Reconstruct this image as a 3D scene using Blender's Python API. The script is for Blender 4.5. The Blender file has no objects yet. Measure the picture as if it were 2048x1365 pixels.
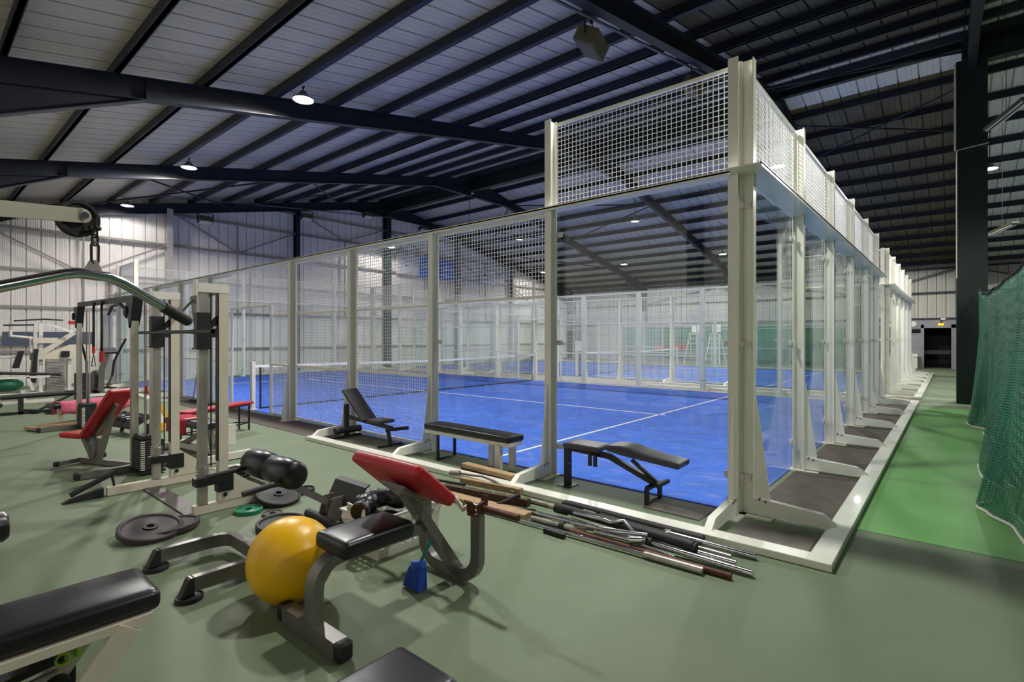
import bpy, bmesh, math, random
from mathutils import Vector, Matrix, Euler
PI = math.pi
R = math.radians
random.seed(7)
S = bpy.context.scene
COL = S.collection

# ------------------------------------------------------------------ camera, world, exposure
cam_d = bpy.data.cameras.new('camera')
cam = bpy.data.objects.new('camera', cam_d)
COL.objects.link(cam)
cam.location = (1.4592, -4.8281, 1.5605)
cam.rotation_euler = (PI/2, 0, 0.7043)
cam_d.sensor_width = 36
cam_d.lens = 18.242
cam_d.shift_y = -0.0035
cam_d.clip_end = 200
S.camera = cam
S.view_settings.view_transform = 'Standard'
S.view_settings.look = 'None'
S.view_settings.gamma = 1
S.view_settings.exposure = 0.0
S.cycles.transparent_max_bounces = 48
S.cycles.max_bounces = 10
S.cycles.diffuse_bounces = 5
W = bpy.data.worlds.new('world')
S.world = W
W.use_nodes = True
W.node_tree.nodes['Background'].inputs[0].default_value = (0.80, 0.90, 1.0, 1)
W.node_tree.nodes['Background'].inputs[1].default_value = 0.05

# ------------------------------------------------------------------ materials
def lin(h):
    if isinstance(h, str):
        h = h.lstrip('#')
        c = [int(h[i:i+2], 16)/255 for i in (0, 2, 4)]
        return tuple((x/12.92 if x <= .04045 else ((x+.055)/1.055)**2.4) for x in c)
    return h
def mat(name, col, rough=.5, metal=0., var=.08, scale=8., bump=0., bscale=60., coat=0., col2=None, stretch=None, detail=4):
    m = bpy.data.materials.new(name)
    m.use_nodes = True
    nt = m.node_tree
    b = nt.nodes['Principled BSDF']
    c = lin(col)
    tc = nt.nodes.new('ShaderNodeTexCoord')
    src = tc.outputs['Object']
    if stretch:
        mp = nt.nodes.new('ShaderNodeMapping')
        mp.inputs['Scale'].default_value = stretch
        nt.links.new(src, mp.inputs[0])
        src = mp.outputs[0]
    n = nt.nodes.new('ShaderNodeTexNoise')
    n.inputs['Scale'].default_value = scale
    n.inputs['Detail'].default_value = detail
    nt.links.new(src, n.inputs['Vector'])
    r = nt.nodes.new('ShaderNodeValToRGB')
    r.color_ramp.elements[0].position = .32
    r.color_ramp.elements[1].position = .68
    if col2 is None:
        a = tuple(max(0, x*(1-var)) for x in c); z = tuple(min(1, x*(1+var)) for x in c)
    else:
        a = c; z = lin(col2)
    r.color_ramp.elements[0].color = (*a, 1)
    r.color_ramp.elements[1].color = (*z, 1)
    nt.links.new(n.outputs['Fac'], r.inputs[0])
    nt.links.new(r.outputs[0], b.inputs['Base Color'])
    b.inputs['Roughness'].default_value = rough
    b.inputs['Metallic'].default_value = metal
    b.inputs['Coat Weight'].default_value = coat
    if bump:
        n2 = nt.nodes.new('ShaderNodeTexNoise')
        n2.inputs['Scale'].default_value = bscale
        nt.links.new(src, n2.inputs['Vector'])
        bp = nt.nodes.new('ShaderNodeBump')
        bp.inputs['Strength'].default_value = bump
        bp.inputs['Distance'].default_value = .01
        nt.links.new(n2.outputs['Fac'], bp.inputs['Height'])
        nt.links.new(bp.outputs[0], b.inputs['Normal'])
    return m
def emit(name, col, s):
    m = bpy.data.materials.new(name)
    m.use_nodes = True
    nt = m.node_tree
    nt.nodes.remove(nt.nodes['Principled BSDF'])
    e = nt.nodes.new('ShaderNodeEmission')
    e.inputs[0].default_value = (*lin(col), 1)
    e.inputs[1].default_value = s
    nt.links.new(e.outputs[0], nt.nodes['Material Output'].inputs[0])
    return m
def glass(name, tint, ior=1.45, rough=0.0):
    m = bpy.data.materials.new(name)
    m.use_nodes = True
    nt = m.node_tree
    nt.nodes.remove(nt.nodes['Principled BSDF'])
    t = nt.nodes.new('ShaderNodeBsdfTransparent')
    t.inputs[0].default_value = (*tint, 1)
    g = nt.nodes.new('ShaderNodeBsdfGlossy')
    g.inputs['Roughness'].default_value = rough
    f = nt.nodes.new('ShaderNodeFresnel')
    ge = nt.nodes.new('ShaderNodeNewGeometry')
    io = nt.nodes.new('ShaderNodeMix'); io.data_type = 'FLOAT'
    nt.links.new(ge.outputs['Backfacing'], io.inputs['Factor'])
    io.inputs['A'].default_value = ior; io.inputs['B'].default_value = 1/ior
    nt.links.new(io.outputs['Result'], f.inputs[0])
    mx = nt.nodes.new('ShaderNodeMixShader')
    nt.links.new(f.outputs[0], mx.inputs[0])
    nt.links.new(t.outputs[0], mx.inputs[1])
    nt.links.new(g.outputs[0], mx.inputs[2])
    nt.links.new(mx.outputs[0], nt.nodes['Material Output'].inputs[0])
    return m

M = {}
M['floor'] = mat('green_court_paint', '#68775b', .62, var=.1, scale=1.6, bump=.08, bscale=90, col2='#6f7d62', detail=9)
M['floor_bright'] = mat('bright_green_paint', '#72ab60', .6, var=.08, scale=1.5, bump=.08, bscale=90)
M['floor_grey'] = mat('dusty_concrete', '#a39a94', .8, var=.12, scale=3)
M['mat_dark'] = mat('dark_rubber_matting', '#594f49', .85, var=.18, scale=6, bump=.3, bscale=200)
M['mat_olive'] = mat('worn_olive_floor', '#5d5f4c', .8, var=.2, scale=5)
M['mat_grey'] = mat('grey_rubber_sheet', '#7b756f', .85, var=.15, scale=9, bump=.2, bscale=200)
M['white'] = mat('white_powder_coat', '#e9e8dc', .28, var=.03, scale=3, coat=.2)
M['wire'] = mat('white_wire', '#f4f4ee', .4, var=.02)
M['line'] = mat('white_turf_line', '#e6e4e0', .9, var=.06, scale=40)
M['glass'] = glass('court_glass', (.955, .985, .975))
M['cream'] = mat('cream_paint', '#cfc6b4', .4, var=.05, scale=6)
M['offwhite'] = mat('offwhite_paint', '#dcd8cf', .35, var=.04, scale=6)
M['black'] = mat('black_paint', '#17171a', .45, var=.15, scale=10)
M['rubber'] = mat('black_rubber', '#1b1a1c', .6, var=.2, scale=14, bump=.05)
M['vinyl'] = mat('black_vinyl', '#15141a', .33, var=.2, scale=9, bump=.06, bscale=14)
M['vinyl_grey'] = mat('dark_grey_vinyl', '#3a383c', .42, var=.15, scale=9, bump=.06, bscale=14)
M['red'] = mat('red_vinyl', '#a8121d', .42, var=.1, scale=8, bump=.04, bscale=20)
M['grey_metal'] = mat('grey_metallic_paint', '#7b7873', .38, .55, var=.08, scale=12)
M['chrome'] = mat('polished_chrome', '#c9c9cc', .14, 1., var=.04)
M['worn_chrome'] = mat('worn_chrome', '#b0a99f', .32, .65, var=.22, scale=10, stretch=(1, 1, .3))
M['rust'] = mat('rusty_steel', '#5d3c2f', .6, .5, var=.3, scale=18)
M['steel_dark'] = mat('dark_structural_steel', '#1d222e', .5, .1, var=.1, scale=2)
M['steel_green'] = mat('dark_green_steel', '#132420', .5, .1, var=.1, scale=2)
M['rod'] = mat('grey_rod', '#6b6e74', .5, .2)
M['roof'] = mat('grey_roof_sheet', '#c6bfb4', .5, .1, var=.06, scale=.6)
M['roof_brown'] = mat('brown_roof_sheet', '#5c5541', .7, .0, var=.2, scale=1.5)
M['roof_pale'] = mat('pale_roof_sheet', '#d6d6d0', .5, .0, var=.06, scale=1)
M['clad'] = mat('white_wall_cladding', '#efe9e4', .65, .0, var=.05, scale=.7)
M['clad_far'] = mat('grey_wall_cladding', '#b3b0a6', .6, .0, var=.06, scale=.8)
M['girt'] = mat('grey_steel_girt', '#97918c', .55, .1)
M['post_white'] = mat('pale_steel_post', '#b9b4b0', .5, .1)
M['doorgrey'] = mat('grey_door_panel', '#85868a', .5)
M['void'] = mat('unlit_doorway', '#050506', .9)
M['yellow'] = mat('yellow_vinyl', '#f0b80c', .36, var=.06, scale=5, bump=.03, bscale=30)
M['olive'] = mat('olive_metal_housing', '#55523a', .6, .0, var=.08)
M['net_black'] = mat('black_net_cord', '#1c1d24', .8)
M['rope'] = mat('white_rope', '#d8d2c6', .85, var=.15, scale=40)
M['wood'] = mat('raw_timber', '#a68a66', .7, var=.25, scale=5, stretch=(2, 14, 14))
M['wood_dark'] = mat('dark_timber', '#4b3523', .75, var=.25, scale=5, stretch=(2, 14, 14))
M['lamp_on'] = emit('floodlight_glow', '#fffaf0', 60.)
M['lamp_dim'] = emit('dim_lamp_glow', '#fff4e2', 1.6)
def roof_lines(): pass

# ------------------------------------------------------------------ mesh helpers
MATS = {}       # thing name -> matrix (world) of the thing's empty
class MB:
    def __init__(s):
        s.bm = bmesh.new()
    def _add(s, tmp, mtx=None):
        if mtx is not None:
            bmesh.ops.transform(tmp, matrix=mtx, verts=tmp.verts)
        me = bpy.data.meshes.new('t')
        tmp.to_mesh(me); tmp.free()
        s.bm.from_mesh(me)
        bpy.data.meshes.remove(me)
        return s
    def box(s, c, size, rot=None, bevel=0., seg=2):
        t = bmesh.new()
        bmesh.ops.create_cube(t, size=1)
        bmesh.ops.scale(t, vec=size, verts=t.verts)
        if bevel:
            bmesh.ops.bevel(t, geom=t.edges[:], offset=min(bevel, min(size)*.49), segments=seg, profile=.5, affect='EDGES')
        m = Matrix.Translation(c)
        if rot is not None:
            m = m @ (rot.to_4x4() if not isinstance(rot, Matrix) or len(rot) == 3 else rot)
        return s._add(t, m)
    def b2(s, lo, hi, bevel=0., seg=2):
        c = [(a+b)/2 for a, b in zip(lo, hi)]
        return s.box(c, [abs(b-a) for a, b in zip(lo, hi)], bevel=bevel, seg=seg)
    def bar(s, p0, p1, w, h=None, up=(0, 0, 1), bevel=0., seg=1):
        # rectangular bar from p0 to p1; w across, h along 'up'
        h = w if h is None else h
        p0 = Vector(p0); p1 = Vector(p1)
        d = p1-p0
        L = d.length
        z = d.normalized()
        u = Vector(up)
        x = u.cross(z)
        if x.length < 1e-4:
            x = Vector((1, 0, 0)).cross(z)
            if x.length < 1e-4: x = Vector((0, 1, 0)).cross(z)
        x.normalize()
        y = z.cross(x)
        rot = Matrix((x, y, z)).transposed()
        return s.box((p0+p1)/2, (w, h, L), rot, bevel, seg)
    def sweep(s, pts, prof, up=(0, 0, 1), closed=False, cap=True):
        # sweep a 2D profile (list of (u,v)) along a polyline with mitred joints
        P = [Vector(p) for p in pts]
        n = len(P)
        U = Vector(up)
        rings = []
        tang = []
        for i in range(n):
            if closed:
                a = (P[i]-P[i-1]).normalized(); b = (P[(i+1) % n]-P[i]).normalized()
            else:
                a = (P[i]-P[i-1]).normalized() if i else (P[1]-P[0]).normalized()
                b = (P[i+1]-P[i]).normalized() if i < n-1 else a
            t = a+b
            t = b.copy() if t.length < 1e-5 else t.normalized()
            tang.append((t, a))
        t0 = tang[0][0]
        x = U.cross(t0)
        if x.length < 1e-3:
            x = Vector((1, 0, 0)).cross(t0)
            if x.length < 1e-3: x = Vector((0, 1, 0)).cross(t0)
        x.normalize()
        for i in range(n):
            t, a = tang[i]
            x = (x - t*x.dot(t))
            x.normalize()
            y = t.cross(x)
            k = 1/max(.35, t.dot(a))
            ring = []
            # mitre stretch in bend plane
            bend = (a - t*a.dot(t))
            if bend.length > 1e-4:
                bend.normalize()
            else:
                bend = None
            for (u, v) in prof:
                o = x*u+y*v
                if bend is not None and k > 1:
                    o = o + bend*(o.dot(bend)*(k-1))
                ring.append(s.bm.verts.new(P[i]+o))
            rings.append(ring)
        m = len(prof)
        rng = range(n) if closed else range(n-1)
        for i in rng:
            A, B = rings[i], rings[(i+1) % n]
            for j in range(m):
                s.bm.faces.new((A[j], A[(j+1) % m], B[(j+1) % m], B[j]))
        if cap and not closed:
            s.bm.faces.new(rings[0][::-1])
            s.bm.faces.new(rings[-1])
        return s
    def tube(s, pts, r, n=10, closed=False):
        return s.sweep(pts, [(r*math.cos(2*PI*k/n), r*math.sin(2*PI*k/n)) for k in range(n)], closed=closed)
    def rtube(s, pts, w, h, up=(0, 0, 1)):
        return s.sweep(pts, [(-w/2, -h/2), (w/2, -h/2), (w/2, h/2), (-w/2, h/2)], up=up)
    def cyl(s, p0, p1, r, r2=None, n=20):
        r2 = r if r2 is None else r2
        p0 = Vector(p0); p1 = Vector(p1)
        d = p1-p0
        t = bmesh.new()
        bmesh.ops.create_cone(t, cap_ends=True, segments=n, radius1=r, radius2=r2, depth=d.length)
        m = Matrix.Translation((p0+p1)/2) @ d.to_track_quat('Z', 'Y').to_matrix().to_4x4()
        return s._add(t, m)
    def lathe(s, prof, n=32, mtx=None, cap=False):
        # prof: list of (radius, z)
        t = bmesh.new()
        rings = []
        for (r, z) in prof:
            if r < 1e-6:
                rings.append([t.verts.new((0, 0, z))])
            else:
                rings.append([t.verts.new((r*math.cos(2*PI*k/n), r*math.sin(2*PI*k/n), z)) for k in range(n)])
        for A, B in zip(rings, rings[1:]):
            if len(A) == 1 and len(B) == 1: continue
            for k in range(n):
                k2 = (k+1) % n
                if len(A) == 1: t.faces.new((A[0], B[k2], B[k]))
                elif len(B) == 1: t.faces.new((A[k], A[k2], B[0]))
                else: t.faces.new((A[k], A[k2], B[k2], B[k]))
        bmesh.ops.recalc_face_normals(t, faces=t.faces)
        return s._add(t, mtx)
    def sphere(s, c, r, n=24, sc=(1, 1, 1)):
        t = bmesh.new()
        bmesh.ops.create_uvsphere(t, u_segments=n, v_segments=max(8, n//2), radius=r)
        bmesh.ops.scale(t, vec=sc, verts=t.verts)
        return s._add(t, Matrix.Translation(c))
    def prism(s, outline, t0, t1, mtx=None, bevel=0.):
        # outline in local xy, extruded along local z
        t = bmesh.new()
        a = [t.verts.new((x, y, t0)) for x, y in outline]
        b = [t.verts.new((x, y, t1)) for x, y in outline]
        n = len(outline)
        t.faces.new(a[::-1]); t.faces.new(b)
        for i in range(n):
            t.faces.new((a[i], a[(i+1) % n], b[(i+1) % n], b[i]))
        bmesh.ops.recalc_face_normals(t, faces=t.faces)
        if bevel:
            bmesh.ops.bevel(t, geom=t.edges[:], offset=bevel, segments=2, profile=.5, affect='EDGES')
        return s._add(t, mtx)
    def quad(s, a, b, c, d):
        s.bm.faces.new([s.bm.verts.new(p) for p in (a, b, c, d)])
        return s
    def build(s, name, m, parent=None, smooth=None):
        pm = MATS.get(parent.name) if parent is not None else None
        if pm is not None:
            bmesh.ops.transform(s.bm, matrix=pm.inverted(), verts=s.bm.verts)
        me = bpy.data.meshes.new(name)
        s.bm.to_mesh(me); s.bm.free()
        o = bpy.data.objects.new(name, me)
        me.materials.append(M[m] if isinstance(m, str) else m)
        if smooth is not None:
            for p in me.polygons: p.use_smooth = True
            if smooth < 180:
                me.set_sharp_from_angle(angle=R(smooth))
        if parent is not None:
            o.parent = parent
            if pm is not None: MATS[o.name] = pm
        COL.objects.link(o)
        if pm is not None: MATS[o.name] = pm
        return o
def tag(o, label, cat, group=None):
    o['label'] = label; o['category'] = cat
    if group: o['group'] = group
    return o
def thing(name, label, cat, loc=(0, 0, 0), rz=0., group=None):
    o = bpy.data.objects.new(name, None)
    o.empty_display_size = .1
    o.location = loc; o.rotation_euler = (0, 0, rz)
    COL.objects.link(o)
    MATS[o.name] = Matrix.Translation(loc) @ Matrix.Rotation(rz, 4, 'Z')
    return tag(o, label, cat, group)
def struct(name, mb, m, smooth=None):
    o = mb.build(name, m, None, smooth)
    o['kind'] = 'structure'
    return o
def kids(o): return [c for c in bpy.data.objects if c.parent == o]
def dup(root, loc, rz=None, label=None, group=None):
    r = root.copy(); COL.objects.link(r)
    r.location = loc
    if rz is not None: r.rotation_euler = (0, 0, rz)
    if label: r['label'] = label
    if group: r['group'] = group
    for ch in kids(root):
        c = ch.copy(); COL.objects.link(c); c.parent = r
        for g in kids(ch):
            d = g.copy(); COL.objects.link(d); d.parent = c
    return r
#@@PART structure
# ------------------------------------------------------------------ hall
XW, XE = -21.3, 9.0            # left gable wall, open end of the modelled part behind the viewer
YN, YF = -6.2, 28.7            # near and far eave walls
YR = 11.6                      # ridge
SL = .204
def zr(y): return 8.61-SL*abs(y-YR)      # top of the rafters
FRAMES = [-21.0, -14.8, -8.6, -2.4, 1.8, 8.0]

fl = MB(); fl.b2((XW-.2, YN-.2, -.2), (XE, YF+3, 0))
struct('floor', fl, 'floor')
p = MB(); p.b2((.86, .2, 0), (3.6, 9.95, .003)); struct('floor_paint', p, 'floor_bright')
p = MB(); p.b2((-20, -.7, 0), (-13.1, -.02, .003)); p.b2((-20.7, 10, 0), (.6, 12.6, .003))
struct('floor_strip', p, 'floor_grey')

def corrugated(name, m, x0, x1, fn, ya, yb, pitch=.333, rib=.045, h=.075):
    """sheet with ribs running along the slope; fn(y) gives z"""
    b = MB()
    prof = []
    x = x0
    while x < x1-1e-3:
        e = min(x+pitch, x1)
        prof += [(x, 0), (x+.006, h), (x+.006+rib*.5, h), (x+.012+rib*.5, 0)]
        # two shallow stiffeners
        for k in (.42, .7):
            prof += [(x+pitch*k, 0), (x+pitch*k+.01, .008), (x+pitch*k+.02, 0)]
        x = e
    prof.append((x1, 0))
    va = [b.bm.verts.new((px, ya, fn(ya)+pz)) for px, pz in prof]
    vb = [b.bm.verts.new((px, yb, fn(yb)+pz)) for px, pz in prof]
    for i in range(len(prof)-1):
        b.bm.faces.new((va[i], va[i+1], vb[i+1], vb[i]))
    return struct(name, b, m)
def zs(y): return zr(y)+.21
k = 0
for (xa, xb, m) in ((XW, -2.4, 'roof'), (-2.4, 1.8, 'roof_brown'), (1.8, XE, 'roof_pale')):
    for (ya, yb) in ((YN, YR), (YR, YF)):
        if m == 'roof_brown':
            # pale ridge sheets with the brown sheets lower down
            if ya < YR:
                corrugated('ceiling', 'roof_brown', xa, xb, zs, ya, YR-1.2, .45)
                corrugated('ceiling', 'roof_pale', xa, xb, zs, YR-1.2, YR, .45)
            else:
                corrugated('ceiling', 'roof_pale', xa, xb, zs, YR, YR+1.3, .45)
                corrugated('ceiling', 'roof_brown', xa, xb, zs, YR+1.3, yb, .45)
        else:
            corrugated('ceiling', m, xa, xb, zs, ya, yb, .42)
# slab above so that the roof is closed
b = MB()
for (ya, yb) in ((YN, YR), (YR, YF)):
    b.quad((XW, ya, zs(ya)+.12), (XE, ya, zs(ya)+.12), (XE, yb, zs(yb)+.12), (XW, yb, zs(yb)+.12))
struct('ceiling', b, 'steel_dark')

def ibeam(b, p0, p1, w, h, tf=.014, tw=.01, up=(0, 0, 1)):
    p0 = Vector(p0); p1 = Vector(p1)
    d = (p1-p0).normalized()
    u = Vector(up); u = (u-d*u.dot(d)).normalized()
    b.bar(p0+u*(h/2-tf/2), p1+u*(h/2-tf/2), w, tf, up=u)
    b.bar(p0-u*(h/2-tf/2), p1-u*(h/2-tf/2), w, tf, up=u)
    b.bar(p0, p1, tw, h-2*tf, up=u)
n = 0
for x in FRAMES:
    b = MB()
    for s in (-1, 1):
        ye = YR+s*(17.0)
        c = .18
        ibeam(b, (x, YR, zr(YR)-c), (x, ye, zr(ye)-c), .17, .36)
        # eaves haunch and ridge haunch: tapered webs with a bottom flange
        for (y0, y1, dep) in ((YR+s*13.85, YR+s*17.0, .82), (YR+s*2.2, YR+s*.1, .42)):
            z0 = zr(y0)-.36; z1 = zr(y1)-.36
            o = [(y0, z0+.02), (y1, z1+.02), (y1, z1-dep+.0), ]
            b.prism(o, -.006, .006, Matrix.Translation((x, 0, 0)) @ Matrix(((0, 0, 1, 0), (1, 0, 0, 0), (0, 1, 0, 0), (0, 0, 0, 1))))
            b.bar((x, y0, z0), (x, y1, z1-dep), .17, .014)
            b.bar((x, y0+.01, zr(y0)-.03), (x, y0+.01, z0+.02), .14, .012, up=(0, 1, 0))
        ibeam(b, (x, ye-s*.1, 0), (x, ye-s*.1, zr(ye)-.2), .2, .4, up=(0, 1, 0))
    o = struct('trim_frame', b, 'steel_dark')
# ridge beam with column
for (xa, xb, zc, hh) in ((XW+.2, -2.4, 8.33, .58), (-2.4, 1.6, 8.56, .24), (1.9, XE, 8.33, .58)):
    b = MB(); ibeam(b, (xa, YR, zc), (xb, YR, zc), .28 if hh > .3 else .16, hh, .02, .014)
    struct('trim_ridge_beam', b, 'steel_green')
b = MB()
b.b2((1.52, 11.27, 0), (2.07, 11.9, 8.05))
b.b2((1.62, 11.3, 8.05), (1.92, 11.85, 8.65))
struct('trim_column', b, 'steel_green')
# purlins
for s in (-1, 1):
    for i in range(14):
        y = YR+s*(.28+1.27*i)
        if s > 0 and y > YF-.2 or s < 0 and y < YN+.2: continue
        b = MB()
        z = zr(y)
        b.b2((XW, y-.03, z), (XE, y+.03, z+.19))
        b.b2((XW, y-.045, z), (XE, y+.045, z+.012))
        struct('trim_purlin', b, 'steel_dark')
# bracing rods under the roof of the end bay and by the ridge
b = MB()
for (p0, p1) in (((-21, -1.3, 5.9), (-14.8, 3.8, 6.85)), ((-21, 3.8, 6.85), (-14.8, -1.3, 5.9)), ((-21, 3.8, 6.85), (-14.8, 8.9, 7.9)), ((-21, 8.9, 7.9), (-14.8, 3.8, 6.85)),
                 ((-21, 19.2, 6.9), (-14.8, 14.1, 7.9)), ((-21, 14.1, 7.9), (-14.8, 19.2, 6.9)), ((-21, 19.2, 6.9), (-14.8, 24.3, 5.9)), ((-21, 24.3, 5.9), (-14.8, 19.2, 6.9)),
                 ((-14.8, 14.1, 7.9), (-8.6, 16.6, 7.4)), ((-14.8, 19.2, 6.9), (-8.6, 16.6, 7.4)), ((-2.4, 12.9, 8.1), (1.8, 15.4, 7.6)), ((-2.4, 15.4, 7.6), (1.8, 12.9, 8.1)), ((-2.4, 9.6, 8), (1.8, 11.3, 8.25))):
    b.cyl(p0, p1, .03, n=6)
struct('trim_brace', b, 'steel_dark')
b = MB()
b.cyl((-20.6, YN, 6.0), (-20.6, YR, 7.75), .025, n=6)
b.cyl((-2.62, -1, 5.72), (-2.62, 10.5, 8.07), .025, n=6)
struct('trim_conduit', b, 'rod')

# ---- left gable wall
def clad(name, m, p0, p1, ztop, pitch=.36, zb=0., nrm=1):
    """vertical ribbed cladding between two plan points; ztop(t) gives the height"""
    b = MB()
    P0 = Vector((*p0, 0)); P1 = Vector((*p1, 0))
    L = (P1-P0).length; d = (P1-P0)/L
    nv = Vector((-d.y, d.x, 0))*nrm
    prof = []
    s = 0.
    while s < L-1e-3:
        prof += [(s, 0), (s+.006, -.06), (s+.03, -.06), (s+.036, 0)]
        for k in (.35, .5, .65, .8):
            prof += [(s+pitch*k, 0), (s+pitch*k+.012, .008), (s+pitch*k+.024, 0)]
        s += pitch
    prof = [q for q in prof if q[0] < L]+[(L, 0)]
    A = [b.bm.verts.new(P0+d*q+nv*w+Vector((0, 0, zb))) for q, w in prof]
    B = [b.bm.verts.new(P0+d*q+nv*w+Vector((0, 0, ztop(q)))) for q, w in prof]
    for i in range(len(prof)-1):
        b.bm.faces.new((A[i], A[i+1], B[i+1], B[i]))
    return struct(name, b, m)
def gz(q): return zr(YN+q)+.22
L1 = YR-YN
clad('wall_left', 'clad', (XW, YN), (XW, YR), gz, nrm=-1)
clad('wall_left', 'clad', (XW, YR), (XW, YF), lambda q: zr(YR+q)+.22, nrm=-1)
b = MB(); b.prism([(YN, 0), (YF, 0), (YF, zr(YF)+.2), (YR, zr(YR)+.2), (YN, zr(YN)+.2)], -.02, 0, Matrix.Translation((XW-.06, 0, 0)) @ Matrix(((0, 0, 1, 0), (1, 0, 0, 0), (0, 1, 0, 0), (0, 0, 0, 1))))
struct('wall_left_backing', b, 'steel_dark')
clad('wall_far', 'clad_far', (XW, YF), (.1, YF), lambda q: zr(YF)+.25, nrm=-1)
clad('wall_far', 'clad_far', (.1, YF), (1.62, YF), lambda q: zr(YF)+.25, zb=2.47, nrm=-1)
clad('wall_far', 'clad_far', (1.62, YF), (XE, YF), lambda q: zr(YF)+.25, nrm=-1)
b = MB(); b.b2((XW, YF+.1, 2.5), (XE, YF+.12, zr(YF)+.3)); b.b2((XW, YF+.1, 0), (.1, YF+.12, 2.5)); b.b2((1.62, YF+.1, 0), (XE, YF+.12, 2.5))
struct('wall_far_backing', b, 'steel_dark')
b = MB(); b.b2((XW, YN-.12, 0), (XE, YN, zr(YN)+.2)); struct('wall_near', b, 'clad')
for (y, m, w) in ((-3.3, 'post_white', .16), (1.7, 'post_white', .2), (6.7, 'steel_dark', .16), (11.6, 'steel_green', .3), (16.7, 'girt', .2), (21.7, 'girt', .2)):
    b = MB(); ibeam(b, (XW+.25, y, 0), (XW+.25, y, zr(y)-.2), w, .3, .016, .012, up=(1, 0, 0))
    struct('trim_wall_post', b, m)
gb = MB()
def gtop(z): # y range where a girt at z is below the roof
    return YR-(8.4-z)/SL, YR+(8.4-z)/SL
for z in (1.1, 2.54, 3.75, 5.06, 6.25, 7.15):
    a, c = gtop(z)
    gb.b2((XW+.07, max(YN, a), z-.04), (XW+.15, min(YF, c), z+.04))
for (p0, p1) in (((-3.3, 5.06), (-.8, 3.75)), ((1.7, 5.06), (-.8, 3.75)), ((1.7, 6.4), (4.2, 5.06)), ((6.7, 6.25), (4.2, 5.06)), ((6.7, 7.3), (9.2, 6.25)), ((11.6, 7.2), (9.2, 6.25)),
                 ((11.6, 7.2), (14.2, 6.25)), ((16.7, 6.25), (19.2, 5.06)), ((21.7, 6.25), (19.2, 5.06)), ((21.7, 5.0), (24.2, 3.75))):
    gb.bar((XW+.17, *p0), (XW+.17, *p1), .05, .05)
for y in (-.8, 4.2, 9.2, 14.2, 19.2, 24.2):
    gb.b2((XW+.12, y-.025, 2.6), (XW+.17, y+.025, min(6.3, zr(y)-.5)))
struct('trim_girt', gb, 'girt')
gb = MB()
for z in (2.5, 3.8, 5.0):
    gb.b2((XW, YF-.16, z-.04), (XE, YF-.08, z+.04))
for (p0, p1) in (((-2.4, 3.8), (1.8, 5.0)), ((1.8, 5.0), (6, 3.8)), ((-8.6, 5.0), (-2.4, 3.8)), ((-8.6, 5), (-14.8, 3.8))):
    gb.bar((p0[0], YF-.18, p0[1]), (p1[0], YF-.18, p1[1]), .05, .05)
struct('trim_girt', gb, 'steel_dark')
# far door
b = MB(); b.b2((.35, YF+1.2, 0), (1.45, YF+1.3, 2.3)); b.b2((-.6, YF+.12, 0), (-.55, YF+1.3, 2.5)); b.b2((1.6, YF+.12, 0), (1.65, YF+1.3, 2.5)); b.b2((-.6, YF+.12, 2.5), (1.65, YF+1.3, 2.55)); b.b2((-.6, YF+1.2, 0), (.4, YF+1.3, 2.5)); b.b2((1.4, YF+1.2, 0), (1.65, YF+1.3, 2.5))
struct('wall_doorway', b, 'void')
b = MB()
b.b2((.22, YF-.1, 0), (.35, YF+.06, 2.2)); b.b2((1.4, YF-.1, 0), (1.62, YF+.06, 2.2)); b.b2((-.3, YF-.1, 2.03), (1.62, YF+.06, 2.45))
b.b2((-.6, YF-.06, 0), (.22, YF+.06, 1.72)); b.b2((-.6, YF-.07, 1.3), (.22, YF-.05, 1.32)); b.b2((-.6, YF-.06, 1.72), (.22, YF-.08, 1.78)); b.b2((-.6, YF-.06, 1.98), (.22, YF+.06, 2.05))
struct('door_1', b, 'doorgrey')
b = MB(); b.b2((.36, YF+.3, .72), (1.4, YF+.34, .92)); struct('trim_door_rail', b, 'steel_dark')
b = MB(); b.b2((-.6, YF-.02, 1.78), (.2, YF+.02, 1.98)); struct('window_1', b, 'void')
#@@PART courts
# ------------------------------------------------------------------ padel courts
def grid_panel(b, o, u, v, W_, H_, step=.05, r=.0027):
    """welded wire mesh: square wires, o = corner, u/v = unit vectors"""
    o = Vector(o); u = Vector(u); v = Vector(v)
    nrm = u.cross(v)
    def wire(p, q, d, e):
        # d: across direction in plane, e: normal
        vs = []
        for c in (p, q):
            for (a, k) in ((-1, -1), (1, -1), (1, 1), (-1, 1)):
                vs.append(b.bm.verts.new(c+d*(r*a)+e*(r*k)))
        for j in range(4):
            b.bm.faces.new((vs[j], vs[(j+1) % 4], vs[4+(j+1) % 4], vs[4+j]))
    n = int(round(W_/step)); m = int(round(H_/step))
    for i in range(n+1):
        p = o+u*(W_*i/n); wire(p, p+v*H_, u, nrm)
    for i in range(m+1):
        p = o+v*(H_*i/m)+nrm*(2*r); wire(p, p+u*W_, v, nrm)
def frame_panel(b, o, u, v, W_, H_, t=.03):
    o = Vector(o); u = Vector(u); v = Vector(v); nr = u.cross(v)
    for (p, q) in ((o, o+u*W_), (o+v*H_, o+v*H_+u*W_)):
        b.bar(p, q, t, t, up=nr)
    for (p, q) in ((o, o+v*H_), (o+u*W_, o+u*W_+v*H_)):
        b.bar(p, q, t, t, up=nr)
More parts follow.
